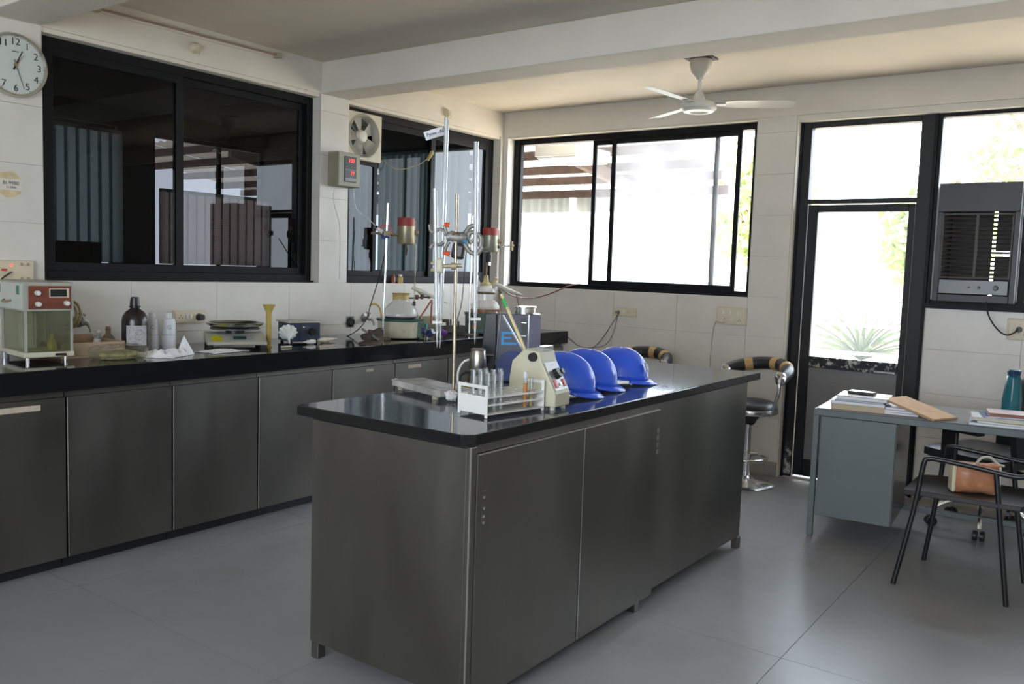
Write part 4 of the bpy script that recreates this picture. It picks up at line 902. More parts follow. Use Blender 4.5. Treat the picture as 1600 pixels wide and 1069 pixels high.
c = on(296, 558, 2, ZC); pk = MB().add([(0,-.04,0),(.03,.045,0),(-.01,.01,.095),(.035,0,0)], [(0,1,2),(0,2,3),(1,3,2)]).build('paper_peak', PAPER, loc=(.50, -.625, ZC+.001)); s = pk.modifiers.new('thickness', 'SOLIDIFY'); s.thickness = .001
tag(pk, 'folded corner of white paper standing up left of the scale', 'paper')
ws = thing('weighing_scale', 'old bench weighing scale with a round steel pan and a yellow sticker', 'scale', (.29, -.16, ZC), VA+.05)
SC = mat('grubby_cream_scale', (.44,.43,.36), .5, var=.15, scale=8, dirt=(.28,.24,.16), dscale=8, dthr=.56)
m = MB(); m.prism([(-.165,.02), (.14,.02), (.14,.075), (-.06,.075), (-.165,.035)], -.16, .16, 'x'); m.build('housing', SC, ws, bevel=.008)
for x, y in ((-.14,-.13), (.14,-.13), (-.14,.11), (.14,.11)): MB().cyl((x,y,0), (x,y,.022), .016).build('foot', RUBBER, ws, smooth=True)
Mt = Matrix(((1,0,0),(0,.934,-.356),(0,.356,.934))); 
dp = MB().add([(-.04,-.150,.0425),(.09,-.150,.0425),(.09,-.09,.0655),(-.04,-.09,.0655),(-.04,-.152,.0465),(.09,-.152,.0465),(.09,-.092,.0695),(-.04,-.092,.0695)], [(0,3,2,1),(4,5,6,7),(0,1,5,4),(1,2,6,5),(2,3,7,6),(3,0,4,7)]).build('display_bezel', mat('grey_bezel', (.33,.34,.33), .4), ws)
MB().add([(-.02,-.144,.0500),(.05,-.144,.0500),(.05,-.105,.0652),(-.02,-.105,.0652)], [(0,1,2,3)]).build('display', mat('dark_teal_display', (.03,.06,.06), .2), dp)
MB().box(-.135, -.1665, .021, -.085, -.163, .034).build('sticker_edge', SC, ws)
MB().add([(-.135,-.150,.0420),(-.08,-.150,.0420),(-.08,-.085,.0668),(-.135,-.085,.0668)], [(0,1,2,3)]).build('yellow_sticker', mat('yellow_sticker', (.55,.50,.02), .5, var=.3, scale=60), ws)
MB().cyl((0,0,.075), (0,0,.105), .05).build('pan_support', BLACKPL, ws, smooth=True); MB().cyl((0,0,.098), (0,0,.106), .135, n=40).build('support_plate', mat('dark_support', (.08,.08,.08), .4), ws, smooth=True)
MB().lathe([(0,.112), (.13,.112), (.150,.122), (.158,.135), (.155,.136), (.145,.125), (.128,.116), (0,.116)], 48).build('pan', mat('steel_pan', (.55,.54,.5), .25, 1), ws, smooth=True)
cy = thing('measuring_cylinder', 'tall yellowed measuring cylinder with a flared funnel top', 'cylinder', (.405, -.015, ZC))
YP = mat('yellowed_plastic', (.50,.38,.10), .35, var=.15, scale=12)
MB().lathe([(0,0), (.022,0), (.022,.006), (.0155,.010), (.0155,.195), (.020,.205), (.034,.236), (.037,.24), (.033,.238), (.014,.205), (.014,.012)], 28).build('cylinder', YP, cy, smooth=True)
MB().box(.028,-.012,.23, .046,.012,.2345).build('lip', YP, cy, bevel=.002)
bl = thing('stirrer_box', 'dark blue control box with a black knob and a pale lid', 'instrument', (.37, .27, ZC), VA+.30)
MB().box(-.10, -.02, .012, .10, .15, .125).build('housing', mat('dark_blue_enamel', (.035,.06,.10), .45, var=.2), bl, bevel=.004)
MB().box(-.11, -.028, .125, .108, .16, .135).build('lid', mat('pale_lid', (.50,.48,.40), .5, var=.1), bl, bevel=.003)
MB().box(-.03, -.024, .018, .095, -.02, .118).build('front_plate', mat('slate_front', (.045,.055,.09), .4), bl, bevel=.001)
MB().cyl((.045,-.024,.07), (.045,-.046,.07), .024, .020, n=24).build('knob', BLACKPL, bl, smooth=True); MB().cyl((-.01,-.024,.10), (-.01,-.03,.10), .005).build('lamp_dot', WHITEPL, bl)
for x, y in ((-.08, 0), (.08, 0), (-.08, .13), (.08, .13)): MB().cyl((x,y,0), (x,y,.013), .01).build('foot', RUBBER, bl)
fn = thing('filter_funnel', 'white pleated filter funnel lying on its side in front of the blue box', 'funnel', (.52, .035, ZC+.052), VA)
m = MB(); n = 48; vs = []
Mf = Matrix.Rotation(2.05, 3, 'X') @ Matrix.Rotation(0, 3, 'Z')
for z, r in ((-.05, .005), (0, .0065), (.045, .038), (.065, .052)):
    for i in range(n): a = 2*PI*i/n; rr = r*(1+.07*cs(12*a)*(z > .02)); vs.append(Mf @ Vector((rr*cs(a), rr*sn(a), -z)))
vs.append(Mf @ Vector((0, 0, -.030))); q = len(vs)-1
m.add(vs, [(j*n+i, j*n+(i+1)%n, (j+1)*n+(i+1)%n, (j+1)*n+i) for j in range(3) for i in range(n)]+[(3*n+i, 3*n+(i+1)%n, q) for i in range(n)]).build('pleated_cone', mat('soft_white_paper', (.60,.63,.60), .6), fn, smooth=True)
MB().cb((-.015,-.02,-.046), (.07,.014,.010), rz=.5).build('stem', mat('milky_yellow_plastic', (.55,.52,.36), .5), fn, bevel=.004)
def lying(name, label, cat, px0, py0, px1, py1, r, mt, z=None):
    a = on(px0, py0, 2, ZC+.002); b = on(px1, py1, 2, ZC+.002); a.z = b.z = ZC+max(r if not isinstance(r, list) else max(r), 0)+.0005; t = thing(name, label, cat, a)
    MB().tube([(0,0,0), (b-a)*.33, (b-a)*.66, b-a], r, 12).build('tube', mt, t, smooth=True); return t, b-a
t, v = lying('white_tap', 'small white plastic stopcock lying in front of the blue box', 'stopcock', 474, 538, 492, 537, [.004,.012,.014,.012], WHITEPL)
MB().cyl(v*.5+Vector((0,0,-.008)), v*.5+Vector((0,0,.018)), .006).build('black_key', BLACKPL, t, smooth=True)
lying('wrapped_tube', 'creamy wrapped tube lying right of the blue box', 'tube', 497, 536, 526, 533, [.010,.016,.014,.010,.006], mat('creamy_wrap', (.58,.50,.38), .5, var=.25, scale=30))
RUSTM = mat('rusty_cast_iron', (.09,.065,.05), .8, var=.4, scale=20)
cl = thing('rusty_clamp', 'rusty cast burner base lying left of the cream heating mantle', 'clamp', tuple(on(578, 538, 2, ZC)), VA)
MB().lathe([(0,0), (.07,0), (.07,.01), (.03,.022), (.014,.03), (.014,.09), (0,.09)], 24).build('base', RUSTM, cl, smooth=True)
MB().cb((.02,.04,.06), (.14,.05,.035), ry=-.35, rz=.2).build('jaw', RUSTM, cl, bevel=.008); MB().cyl((.05,-.03,.03), (-.04,.05,.09), .008).build('screw', DULLMETAL, cl, smooth=True)
MB().cb((.06,-.01,.035), (.04,.04,.07)).build('block', RUSTM, cl, bevel=.006)
pts = [near(px, py, .22, .9, 1.0) for px, py in ((563,512),(548,523),(536,528),(521,532))]; 
c0 = [on(586, 440, 0, -.0), near(582, 465, .10, 1.1, 1.0), near(575, 492, .12, 1.1, 1.0)]
c = MB().tube([near(604, 374, .40, .88, 1.5), near(601, 400, .34, .92, 1.4), near(590, 442, .24, .98, 1.3), near(581, 470, .20, .98, 1.1)]+[near(573, 497, .18, .96, 1.0)]+pts+[near(500, 533, .26, .65, .92)], .0035, 8).build('black_cable', BLACKPL, smooth=True); tag(c, 'black cable running from the first stirrer down across the tiles to the counter', 'cable')

def mantle(name, x, y, R, h, rimc, bodyc, label, rz=0):
    t = thing(name, label, 'heater', (x, y, ZC), rz); n = 14
    MB().lathe([(0,.008), (R*.93,.008), (R*.95,.02), (R*.96,h*.95), (0,h*.95)], n).build('body', bodyc, t, bevel=.002)
    MB().lathe([(R*.99,h*.93), (R*1.0,h*1.05), (R*.62,h*1.05), (R*.60,h*.98), (R*.45,h*.8), (0,h*.6)], n*2).build('rim', rimc, t, smooth=True)
    MB().box(R*.7, -R*.45, .01, R*1.0, R*.2, h*.9).build('control_box', rimc, t, bevel=.004)
    for k in range(3): a = 2*PI*k/3; MB().cyl((R*.7*cs(a), R*.7*sn(a), 0), (R*.7*cs(a), R*.7*sn(a), .01), .015).build('foot', RUBBER, t)
    return t
M1C = mat('stained_cream_enamel', (.50,.47,.34), .5, var=.15, scale=6, dirt=(.28,.15,.06), dscale=7, dthr=.60)
GRN = mat('dark_green_enamel', (.03,.085,.06), .45, var=.2)
GRN2 = mat('grey_green_enamel', (.065,.095,.08), .5, var=.25, scale=6)
mc1 = near(627, 520, .45, 1.05, 1.0); MX1, MY1 = .42, mc1.y+.02
mt1 = mantle('heating_mantle', MX1, MY1, .160, .125, GRN, M1C, 'cream stained heating mantle with a green rim holding a wide flask', math.radians(30))
MB().cyl((.16,-.05,.06), (.185,-.055,.06), .02, n=16).build('knob', mat('purple_blue_knob', (.05,.05,.14), .4), mt1, smooth=True)
MB().box(.13,.04,.05, .17,.10,.10).build('teal_block', mat('teal_block', (.03,.22,.20), .5), mt1, bevel=.004)
f1 = thing('wide_neck_flask', 'clear round flask with a yellowed neck sitting in the cream heating mantle', 'flask', (MX1, MY1, ZC+.09))
MB().lathe([(.0,.02), (.05,.02), (.09,.035), (.118,.055), (.120,.075), (.108,.105), (.085,.135), (.062,.152), (.056,.165), (.056,.172)], 36).build('bulb', thin_glass('flask_glass', (.90,.91,.91), .10, (.8,.8,.8)), f1, smooth=True)
MB().lathe([(.056,.168), (.054,.20), (.060,.208), (.062,.212), (.054,.212), (.050,.20), (.050,.17)], 32).build('neck_tape', mat('yellowed_tape', (.48,.36,.14), .5, var=.2, scale=20), f1, smooth=True)
MB().lathe([(0,.022), (.085,.035), (.113,.058), (0,.058)], 32).build('liquid', mat('grey_liquid', (.16,.15,.14), .15), f1, smooth=True)
# retort stand 1 with overhead stirrer
def stirrer(x, y, zb, label, bodyc, rz=VA):
    t = thing('overhead_stirrer', label, 'stirrer', (x, y, zb), rz)
    MB().lathe([(0,.028), (.035,.028), (.055,.034), (.058,.04), (.058,.150), (.054,.152)], 30).build('motor_body', bodyc, t, smooth=True)
    MB().lathe([(.0575,.150), (.0575,.195), (.054,.206), (0,.206)], 30).build('red_cap', mat('faded_red_cap', (.34,.045,.035), .5, var=.1), t, smooth=True)
    MB().cyl((0,0,.03), (0,0,0), .012).cyl((0,0,.005), (0,0,-.045), .017, .013).build('chuck', BLACKPL, t, smooth=True)
    MB().cb((.0,-.058,.09), (.03,.014,.05)).build('badge', DULLMETAL, t, bevel=.002); MB().cyl((.06,0,.11), (.085,0,.11), .022, .018).build('side_knob', mat('rose_brown_knob', (.30,.20,.16), .5), t, smooth=True)
    MB().box(.050,-.012,.03, .064,.012,.19).build('pale_strip', mat('pale_strip', (.55,.52,.42), .5), t)
    MB().cyl((-.05,0,.09), (-.17,0,.09), .009).build('arm_rod', mat('brass_rod', (.36,.32,.18), .4, .6), t, smooth=True)
    return t
BRS = mat('gold_grey_body', (.34,.30,.18), .35, .5, var=.15)
p = near(635, 400, MX1, MY1, 1.5); s1 = stirrer(MX1, MY1, 1.475, 'gold coloured overhead stirrer with a faded red cap above the cream mantle', BRS)
s1.location = near(634, 389, MX1+.0, MY1, 1.5)
m = MB().cyl((.01,-.0,-.04), (.01,0,-.05), .004)
r1 = thing('retort_stand', 'steel retort stand rod left of the first overhead stirrer', 'stand', tuple(on(598, 531, 2, ZC)))
ht = 1.79-ZC
MB().cyl((0,0,.012), (.012,.006,ht), .0075, n=14).build('rod', CHROME, r1, smooth=True)
MB().box(-.075,-.09,0, .055,.02,.012).build('base_plate', RUSTM, r1, bevel=.003)
z1_ = s1.location.z+.09-ZC; 
MB().cb((.01,.004,z1_), (.04,.05,.035), rz=VA).build('boss_head', mat('gold_boss', (.34,.30,.20), .45, .5), r1, bevel=.005)
MB().cyl((.01-.16*cs(VA)*.6,.0-.16*sn(VA)*.6,z1_), (.01,.004,z1_), .008).build('clamp_rod', mat('brass_rod2', (.30,.27,.20), .4, .6), r1, smooth=True)
MB().cyl((.01,-.03,z1_+.01), (-.02,-.055,z1_+.03), .014, .012).build('switch_grip', WHITEPL, r1, smooth=True); MB().cyl((-.02,-.055,z1_+.03), (-.028,-.062,z1_+.036), .017).build('black_tip', BLACKPL, r1, smooth=True)
MB().tube([(.0,-.03,z1_), (.0,-.03,z1_+.05), (.02,.02,z1_+.05), (.03,.03,z1_)], .004, 8).build('red_clip', RED, r1, smooth=True)
MB().cyl((.02,.02,z1_-.02), (-.01,-.02,z1_-.025), .01).build('blue_tape', mat('blue_tape', (.03,.06,.28), .5), r1, smooth=True)
# thermometer rod dropping beside stirrer 1
a = near(650, 380, MX1+.05, MY1+.08, 1.5); b = near(647, 478, MX1+.05, MY1+.08, 1.1)
t = thing('glass_thermometer', 'thin glass thermometer hanging just right of the first stirrer', 'thermometer', b)
MB().cyl((0,0,0), a-b, .0045, n=10).build('stem', thin_glass('thermo_glass', (.85,.83,.7), .3, (.6,.58,.45)), t, smooth=True); MB().cyl((0,0,.0), (0,0,.03), .012, .010).build('black_bush', BLACKPL, t, smooth=True)
# white condenser/adapter and red rod in front of window 2
def sticks(name, label, cat, P0, P1, x, y, r, mt, extra=None):
    a = near(*P0, x, y, 1.1); b = near(*P1, x, y, 1.1); t = thing(name, label, cat, a)
    MB().tube([(0,0,0), (b-a)*.3, (b-a)*.7, b-a], r, 12).build('tube', mt, t, smooth=True); return t, b-a
t, v = sticks('glass_adapter', 'slanting white glass adapter tube above the cream heating mantle', 'tube', (644,449), (699,474), MX1+.12, MY1+.25, [.013,.014,.010,.008,.005], mat('milky_glass', (.66,.66,.60), .25))
MB().tube([(0,0,0), v*.2+Vector((0,0,-.01)), v*.35+Vector((0,0,-.03))], .010, 10).build('yellow_joint', mat('yellowed_joint', (.45,.36,.16), .4), t, smooth=True)
c_a = near(640, 466, MX1+.10, MY1+.1, 1.1); c_b = near(672, 464, MX1+.12, MY1+.3, 1.1)
t = thing('clamp_rod', 'dark knobbed clamp rod beside the slanting adapter tube', 'clamp', c_a); v = c_b-c_a
MB().cyl((0,0,0), v, .006).build('rod', BLACKPL, t, smooth=True)
for s in (.35, .6, .95): MB().cyl(v*s-Vector((0,0,.012)), v*s+Vector((0,0,.02)), .012).build('wing_nut', mat('dark_red_brown', (.10,.035,.03), .5), t, smooth=True)
a = near(656, 497, MX1+.16, MY1+.16, 1.05); b = near(674, 470, MX1+.14, MY1+.3, 1.1); e = near(673, 505, MX1+.12, MY1+.3, 1.05)
t = thing('rubber_tube', 'reddish rubber tube bending down beside the cream mantle', 'hose', a)
MB().tube([(0,0,0), (b-a)*.6, b-a, (b-a)*.9+(e-a)*.15, (e-a)], .006, 10).build('tube', mat('reddish_rubber', (.28,.09,.05), .5), t, smooth=True)
cb_ = thing('mantle_controller', 'cream control box with dark knobs behind the red rubber tube', 'controller', tuple(near(670, 527, .18, 1.75, ZC))[:2]+(ZC,), VA)
MB().box(-.08,-.04,.004, .08,.08,.115).build('housing', mat('cream_box', (.50,.48,.36), .5), cb_, bevel=.005); MB().cyl((.05,-.04,.06), (.05,-.06,.06), .018).build('knob', BLACKPL, cb_, smooth=True)
jb = thing('junction_block', 'grey metal block with fittings between the two heating mantles', 'block', tuple(near(708, 525, .36, 1.78, ZC))[:2]+(ZC,), VA)
MB().box(-.085,-.03,0, .085,.05,.055).build('body', mat('grey_block', (.13,.14,.13), .5, var=.3), jb, bevel=.006)
MB().cyl((-.03,0,.055), (-.03,0,.10), .014).cyl((.03,.01,.055), (.03,.01,.085), .02).build('fitting', DULLMETAL, jb, smooth=True); MB().cb((-.065,.01,.075), (.04,.05,.05)).build('olive_block', mat('olive_block', (.12,.11,.06), .6), jb, bevel=.005)
pk_ = thing('purple_valve', 'purple and blue plastic valve knobs beside the cream mantle', 'valve', tuple(near(668, 528, .60, 1.22, ZC))[:2]+(ZC+.0,), 0)
MB().cyl((0,0,.03), (.04,.01,.05), .028, .022, n=8).build('blue_knob', mat('navy_plastic', (.04,.05,.14), .35), pk_, smooth=True)
MB().cyl((.0,.13,.045), (.035,.16,.025), .020, n=8).build('purple_knob', mat('purple_plastic', (.12,.04,.20), .35), pk_, smooth=True)
MB().cyl((0,0,.0), (0,0,.04), .012).cyl((0,0,.035), (.0,.14,.035), .008).cyl((0,.14,0), (0,.14,.04), .011).build('pipe', DULLMETAL, pk_, smooth=True)
# mantle 2 and stirrer 2
mc2 = near(757, 515, .46, 1.85, 1.0); MX2, MY2 = mc2.x, mc2.y
mt2 = mantle('heating_mantle', MX2, MY2, .155, .150, GRN2, GRN2, 'grey green heating mantle holding a flask of brown liquid', .4)
MB().cyl((-.03,-.15,.06), (-.035,-.168,.06), .02).build('orange_knob', mat('orange_brown_knob', (.35,.14,.05), .5), mt2, smooth=True)
f2 = thing('reaction_flask', 'round flask with brown liquid and a glass head, in the grey green mantle', 'flask', (MX2, MY2, ZC+.10))
FG = thin_glass('frosted_flask_glass', (.92,.92,.92), .45, (.85,.85,.84))
MB().lathe([(.0,.02), (.06,.03), (.112,.065), (.114,.08), (.112,.09), (.105,.115), (.08,.145), (.066,.152), (.064,.20), (.07,.207), (.064,.215), (.060,.25), (.05,.262)], 36).build('bulb', FG, f2, smooth=True)
MB().lathe([(0,.03), (.05,.031), (.1145,.058), (.1155,.072), (.1155,.086), (0,.086)], 36).build('brown_liquid', mat('brown_liquid', (.24,.09,.03), .3), f2, smooth=True)
MB().lathe([(.066,.196), (.072,.2), (.072,.208), (.066,.212)], 30).build('wire_clip', mat('dark_wire', (.12,.10,.06), .4, .6), f2, smooth=True)
NK = mat('yellowed_neck', (.55,.46,.25), .4, var=.2, scale=20)
MB().lathe([(.052,.258), (.040,.275), (.022,.285), (.016,.33), (.014,.335)], 20).build('head', NK, f2, smooth=True)
MB().tube([(-.04,-.03,.262), (-.052,-.04,.30), (-.055,-.042,.33)], [.014,.012,.014], 10).build('side_neck', FG, f2, smooth=True)
MB().tube([(.03,.03,.262), (.05,.045,.30), (.06,.05,.32)], [.016,.014,.016], 10).build('side_neck', NK, f2, smooth=True)
MB().cyl((0,0,.33), (.0,.0,.43), .006).build('stirrer_shaft', mat('orange_brown_shaft', (.32,.16,.06), .4), f2, smooth=True)
a = near(776, 447, MX2, MY2, 1.3); b = near(816, 461, MX2+.05, MY2+.1, 1.25); c2_ = near(769, 452, MX2, MY2, 1.3)
t = thing('delivery_tube', 'bent milky glass delivery tube leaving the second flask to the right', 'tube', a)
MB().tube([c2_-a+Vector((0,0,-.02)), Vector((-.02,0,.005)), Vector((0,0,.012)), (b-a)*.4, (b-a)*.7, b-a], [.014,.014,.013,.016,.015,.010,.006], 12).build('tube', mat('milky_glass2', (.68,.67,.60), .25), t, smooth=True)
s2 = stirrer(MX2, MY2, 1.475, 'grey green overhead stirrer with a red cap above the second flask', mat('grey_green_body', (.30,.31,.24), .35, .5, var=.15), VA)
s2.location = near(765, 400, MX2, MY2, 1.5)
MB().cyl((0,0,-.04), (.0,.0,-.07), .01).build('coupling', CHROME, s2, smooth=True)
r2 = thing('retort_stand', 'second steel retort stand rod, between the burettes and the second mantle', 'stand', tuple(near(733, 525, .42, 1.60, ZC))[:2]+(ZC,))
MB().cyl((0,0,.01), (-.01,.01,.86), .0075, n=14).build('rod', CHROME, r2, smooth=True); MB().box(-.06,-.07,0, .05,.05,.012).build('base_plate', RUSTM, r2, bevel=.003)
a = near(779, 386, MX2, MY2, 1.5); b = near(803, 384, MX2+.05, MY2+.15, 1.5)
t = thing('clamp_screw', 'brass wing screw on a clamp rod right of the second stirrer', 'clamp', a); v = b-a
MB().cyl(v*-.9, v, .0055).build('rod', DULLMETAL, t, smooth=True); MB().cyl(v*.85+Vector((0,0,-.035)), v*.85+Vector((0,0,.035)), .012, .010).build('wing', mat('brass_wing', (.30,.24,.12), .4, .6), t, smooth=True); MB().cyl(v*-.05, v*.02, .011).build('black_end', BLACKPL, t, smooth=True)
pts = [near(733, 360, .42, 1.60, 1.5)+Vector((.01,.02,0)), near(728, 400, .4, 1.60, 1.5), near(722, 470, .35, 1.6, 1.2), near(714, 500, .33, 1.6, 1.1), near(707, 522, .33, 1.62, 1.0)]
c = MB().tube(pts, .003, 8).build('black_cable', BLACKPL, smooth=True); tag(c, 'thin black cable dropping behind the burette rod to the counter', 'cable')
pts = [near(784, 452, MX2+.05, MY2+.05, 1.3), near(800, 462, MX2+.08, MY2+.3, 1.25), near(830, 466, .58, 2.45, 1.2), near(860, 459, .68, 2.62, 1.2), near(885, 448, .74, 2.70, 1.2), on(905, 444, 1, 2.80)]
c = MB().tube(pts, .005, 8).build('red_cable', mat('dark_red_cable', (.16,.035,.03), .4), smooth=True); tag(c, 'dark red cable sagging from the second flask to the sliding window', 'cable')
pts = [near(806, 455, MX2+.08, MY2+.25, 1.25), near(809, 470, MX2+.08, MY2+.25, 1.2), near(812, 488, MX2+.08, MY2+.25, 1.1)]; pts.append(Vector((pts[-1].x, pts[-1].y+.01, ZC+.004)))
c = MB().tube(pts, .004, 8).build('red_cable', mat('dark_red_cable2', (.16,.035,.03), .4), smooth=True); tag(c, 'short dark red tube hanging down from the milky delivery tube', 'cable')

# ------------------------------------------------------------------ on the island
ZT = ZI+.0008
# burette stand: wrapped base plate, rod, double clamp
RX, RY = 2.385, -.735
bs = thing('burette_stand', 'burette stand with a plastic-wrapped base plate and a brassy rod on the island', 'stand', (RX, RY, ZT))
a = on(640, 600, 2, .93); a2 = on(655, 606, 2, .93)
WRAP = mat('clear_wrap_over_marble', (.34,.33,.31), .22, var=.35, scale=9, bump=.6, bscale=22)
ang = math.atan2(-.12, -.40)
bp = MB(); bp.cb((-.165, .062, .0265), (.35, .15, .026), rz=-.28); bp.build('base_plate', WRAP, bs, bevel=.005)
for x, y in ((-.32,.06), (-.30,.15), (-.06,-.03), (-.03,.06)): MB().cyl((x,y,0), (x,y,.0145), .014, n=12).build('foot', mat('worn_foot', (.30,.27,.2), .6), bs, smooth=True)
def knot(x, y, z, s, parent, seed):
    m = MB(); n = 10; vs = []
    for i in range(7):
        for j in range(n):
            t_ = PI*i/6; a_ = 2*PI*j/n; r = s*(1+.5*noise.noise(Vector((i*1.3, j*1.1, seed)))); vs.append((x+r*sn(t_)*cs(a_), y+r*sn(t_)*sn(a_), z+r*cs(t_)*.8))
    m.add(vs, [(i*n+j, i*n+(j+1)%n, (i+1)*n+(j+1)%n, (i+1)*n+j) for i in range(6) for j in range(n)]).build('plastic_knot', mat('crinkled_wrap', (.62,.62,.62), .15, spec=.9), parent)
knot(.02, -.035, .024, .024, bs, 2); knot(-.375, .085, .024, .016, bs, 5)
MB().cyl((0,.0,.033), (-.012,.004,.762), .0062, n=14).build('rod', mat('tarnished_brass_rod', (.42,.36,.26), .28, .9, var=.25, scale=18, stretch=(1,1,2)), bs, smooth=True)
CG = mat('grey_cast_clamp', (.26,.25,.225), .5, .5, var=.2, scale=25)
K = lambda px, py, d=0: near(px, py, RX, RY+d, 1.4)-Vector((RX, RY, ZT))
MB().tube([K(697,372), K(705,369), K(712,371), K(722,371), K(729,372)], [.016,.020,.021,.020,.016], 10).build('clamp_body', CG, bs, smooth=True)
MB().cyl(K(712,370), K(712,379), .011).build('rod_collar', WHITEPL, bs, smooth=True)
MB().tube([K(706,368,-.02), K(712,364,-.02), K(718,368,-.02)], .004, 8).build('wire_loop', mat('brown_wire', (.12,.06,.03), .6), bs, smooth=True)
MB().cb(K(711,392)+Vector((0,.02,0)), (.05,.035,.06), rz=.6, ry=.15).build('black_grip', BLACKPL, bs, bevel=.012)
for pts_, r in (([(704,372),(699,365),(696,358),(694,352)], .006), ([(702,378),(697,386),(695,393),(693,398)], .006),
                ([(694,378),(686,383),(678,381),(672,388)], .0065), ([(693,360),(686,358),(680,363),(673,361),(671,351)], .0055),
                ([(724,368),(730,360),(735,354),(744,353)], .009), ([(724,376),(729,386),(735,394),(744,397),(750,392),(754,386)], .009),
                ([(731,372),(733,365),(740,363),(747,366),(752,374),(750,386)], .008), ([(735,380),(741,373),(748,368)], .006)):
    MB().tube([K(*q) for q in pts_], r, 10, smooth=4).build('clamp_finger', CG, bs, smooth=True)
MB().cyl(K(720,372), K(730,379), .014).build('blue_tape', mat('teal_blue_tape', (.03,.15,.26), .5), bs, smooth=True)
for q0_, q1_ in (((694,351),(703,352)), ((693,395),(703,397))):
    MB().cyl(K(*q0_), K(*q1_), .0085, n=8).build('red_knob', mat('orange_red_knob', (.62,.09,.03), .4), bs, smooth=True)
CL2 = mat('pale_gold_clamp', (.42,.37,.24), .45, .4)
MB().cyl(K(693,416), K(722,415), .0075).build('second_clamp_rod', CL2, bs, smooth=True); MB().cyl(K(705,416), K(714,416), .013).build('second_boss', CL2, bs, smooth=True)
MB().tube([K(689,407), K(681,411), K(673,411)], .006, 8).build('second_finger', CL2, bs, smooth=True); MB().tube([K(689,420), K(681,422), K(673,422)], .006, 8).build('second_finger', CL2, bs, smooth=True)
MB().cb(K(687,415), (.028,.03,.055), rz=.6).build('second_jaw', mat('pale_translucent', (.50,.47,.35), .4), bs, bevel=.008)
# burettes
BG = thin_glass('burette_glass', (.92,.94,.95), .30, (.95,.97,1), refl=3)
def burette(label, top, mid, tip, r, d, capc=None, tap=None):
    A_ = near(*top, RX, RY+d, 1.4); M_ = near(*mid, RX, RY+d, 1.4); T_ = near(*tip, RX, RY+d, 1.4)
    dir_ = (A_-T_).normalized(); L = (A_-T_).length
    t = thing('burette', label, 'burette', T_, 0, 'burettes in the clamp')
    q = dir_.to_track_quat('Z', 'Y').to_matrix()
    MB().lathe([(.0012,0), (.0030,.02), (.0040,.06), (.0055,.075), (.0062,.085)], 14, M=q).build('tip', BG, t, smooth=True)
    MB().lathe([(.0062,.085), (.0055,.10), (r*.95,.115), (r,.13), (r,L-.01), (r*1.15,L)], 16, M=q).build('barrel', BG, t, smooth=True)
    MB().lathe([(r*.55,.115), (r*.55,L-.005)], 8, M=q).build('stripe', mat('milky_stripe', (.80,.82,.85), .4), t, smooth=True)
    e = q @ Vector((0,0,.092)); MB().cyl(e-RV*.016, e+RV*.020, .006).build('stopcock', WHITEPL if not tap else tap, t, smooth=True)
    return t
burette('short burette at the left of the clamp, top just above the stirrer height', (680,295), (681,420), (683,543), .0085, 0)
tb_ = burette('tallest burette, with a paper flag near its top', (698,184), (692,350), (687,545), .0085, .035)
burette('right-hand burette, hanging clear over the steel cup', (744,222), (743,380), (742,538), .0085, -.01)
A_ = near(698,184, RX, RY+.035, 1.4)
MB().cyl(A_-Vector((RX*0,0,0)) - Vector(tb_.location), A_+Vector((.004,.004,.018))-Vector(tb_.location), .004, n=8).build('wire_tip', mat('brass_wire', (.35,.28,.12), .5), tb_, smooth=True)
c0 = near(695, 204, RX, RY+.03, 1.4)
t = thing('paper_flag', 'white paper flag with blue-black handwriting taped to the tallest burette', 'label', c0)
w_ = .078; a_ = near(664, 213, RX, RY+.0, 1.4)-c0
rgt = (-a_).normalized(); up_ = (UV-rgt*UV.dot(rgt)).normalized(); nrm = rgt.cross(up_)
L_f = a_.length; m = MB(); vs = []
for i in range(9):
    s = i/8; o_ = nrm*(.006*sn(s*PI*1.2)); vs += [a_*s+o_-up_*.016, a_*s+o_+up_*.016]
m.add(vs, [(2*i, 2*i+2, 2*i+3, 2*i+1) for i in range(8)]); o = m.build('paper', PAPER, t, smooth=True); s_ = o.modifiers.new('thickness', 'SOLIDIFY'); s_.thickness = .0006
text('Pyrex -/N', .017, mat('blue_black_ink', (.02,.02,.10), .6), t, a_*.52+nrm*.0095, Matrix((rgt, up_, nrm)).transposed(), ext=.0008)
# test tube rack
RK = thing('test_tube_rack', 'white three-tier plastic test tube rack at the near edge of the island', 'rack', (2.709, -.952, ZT), math.radians(-8))
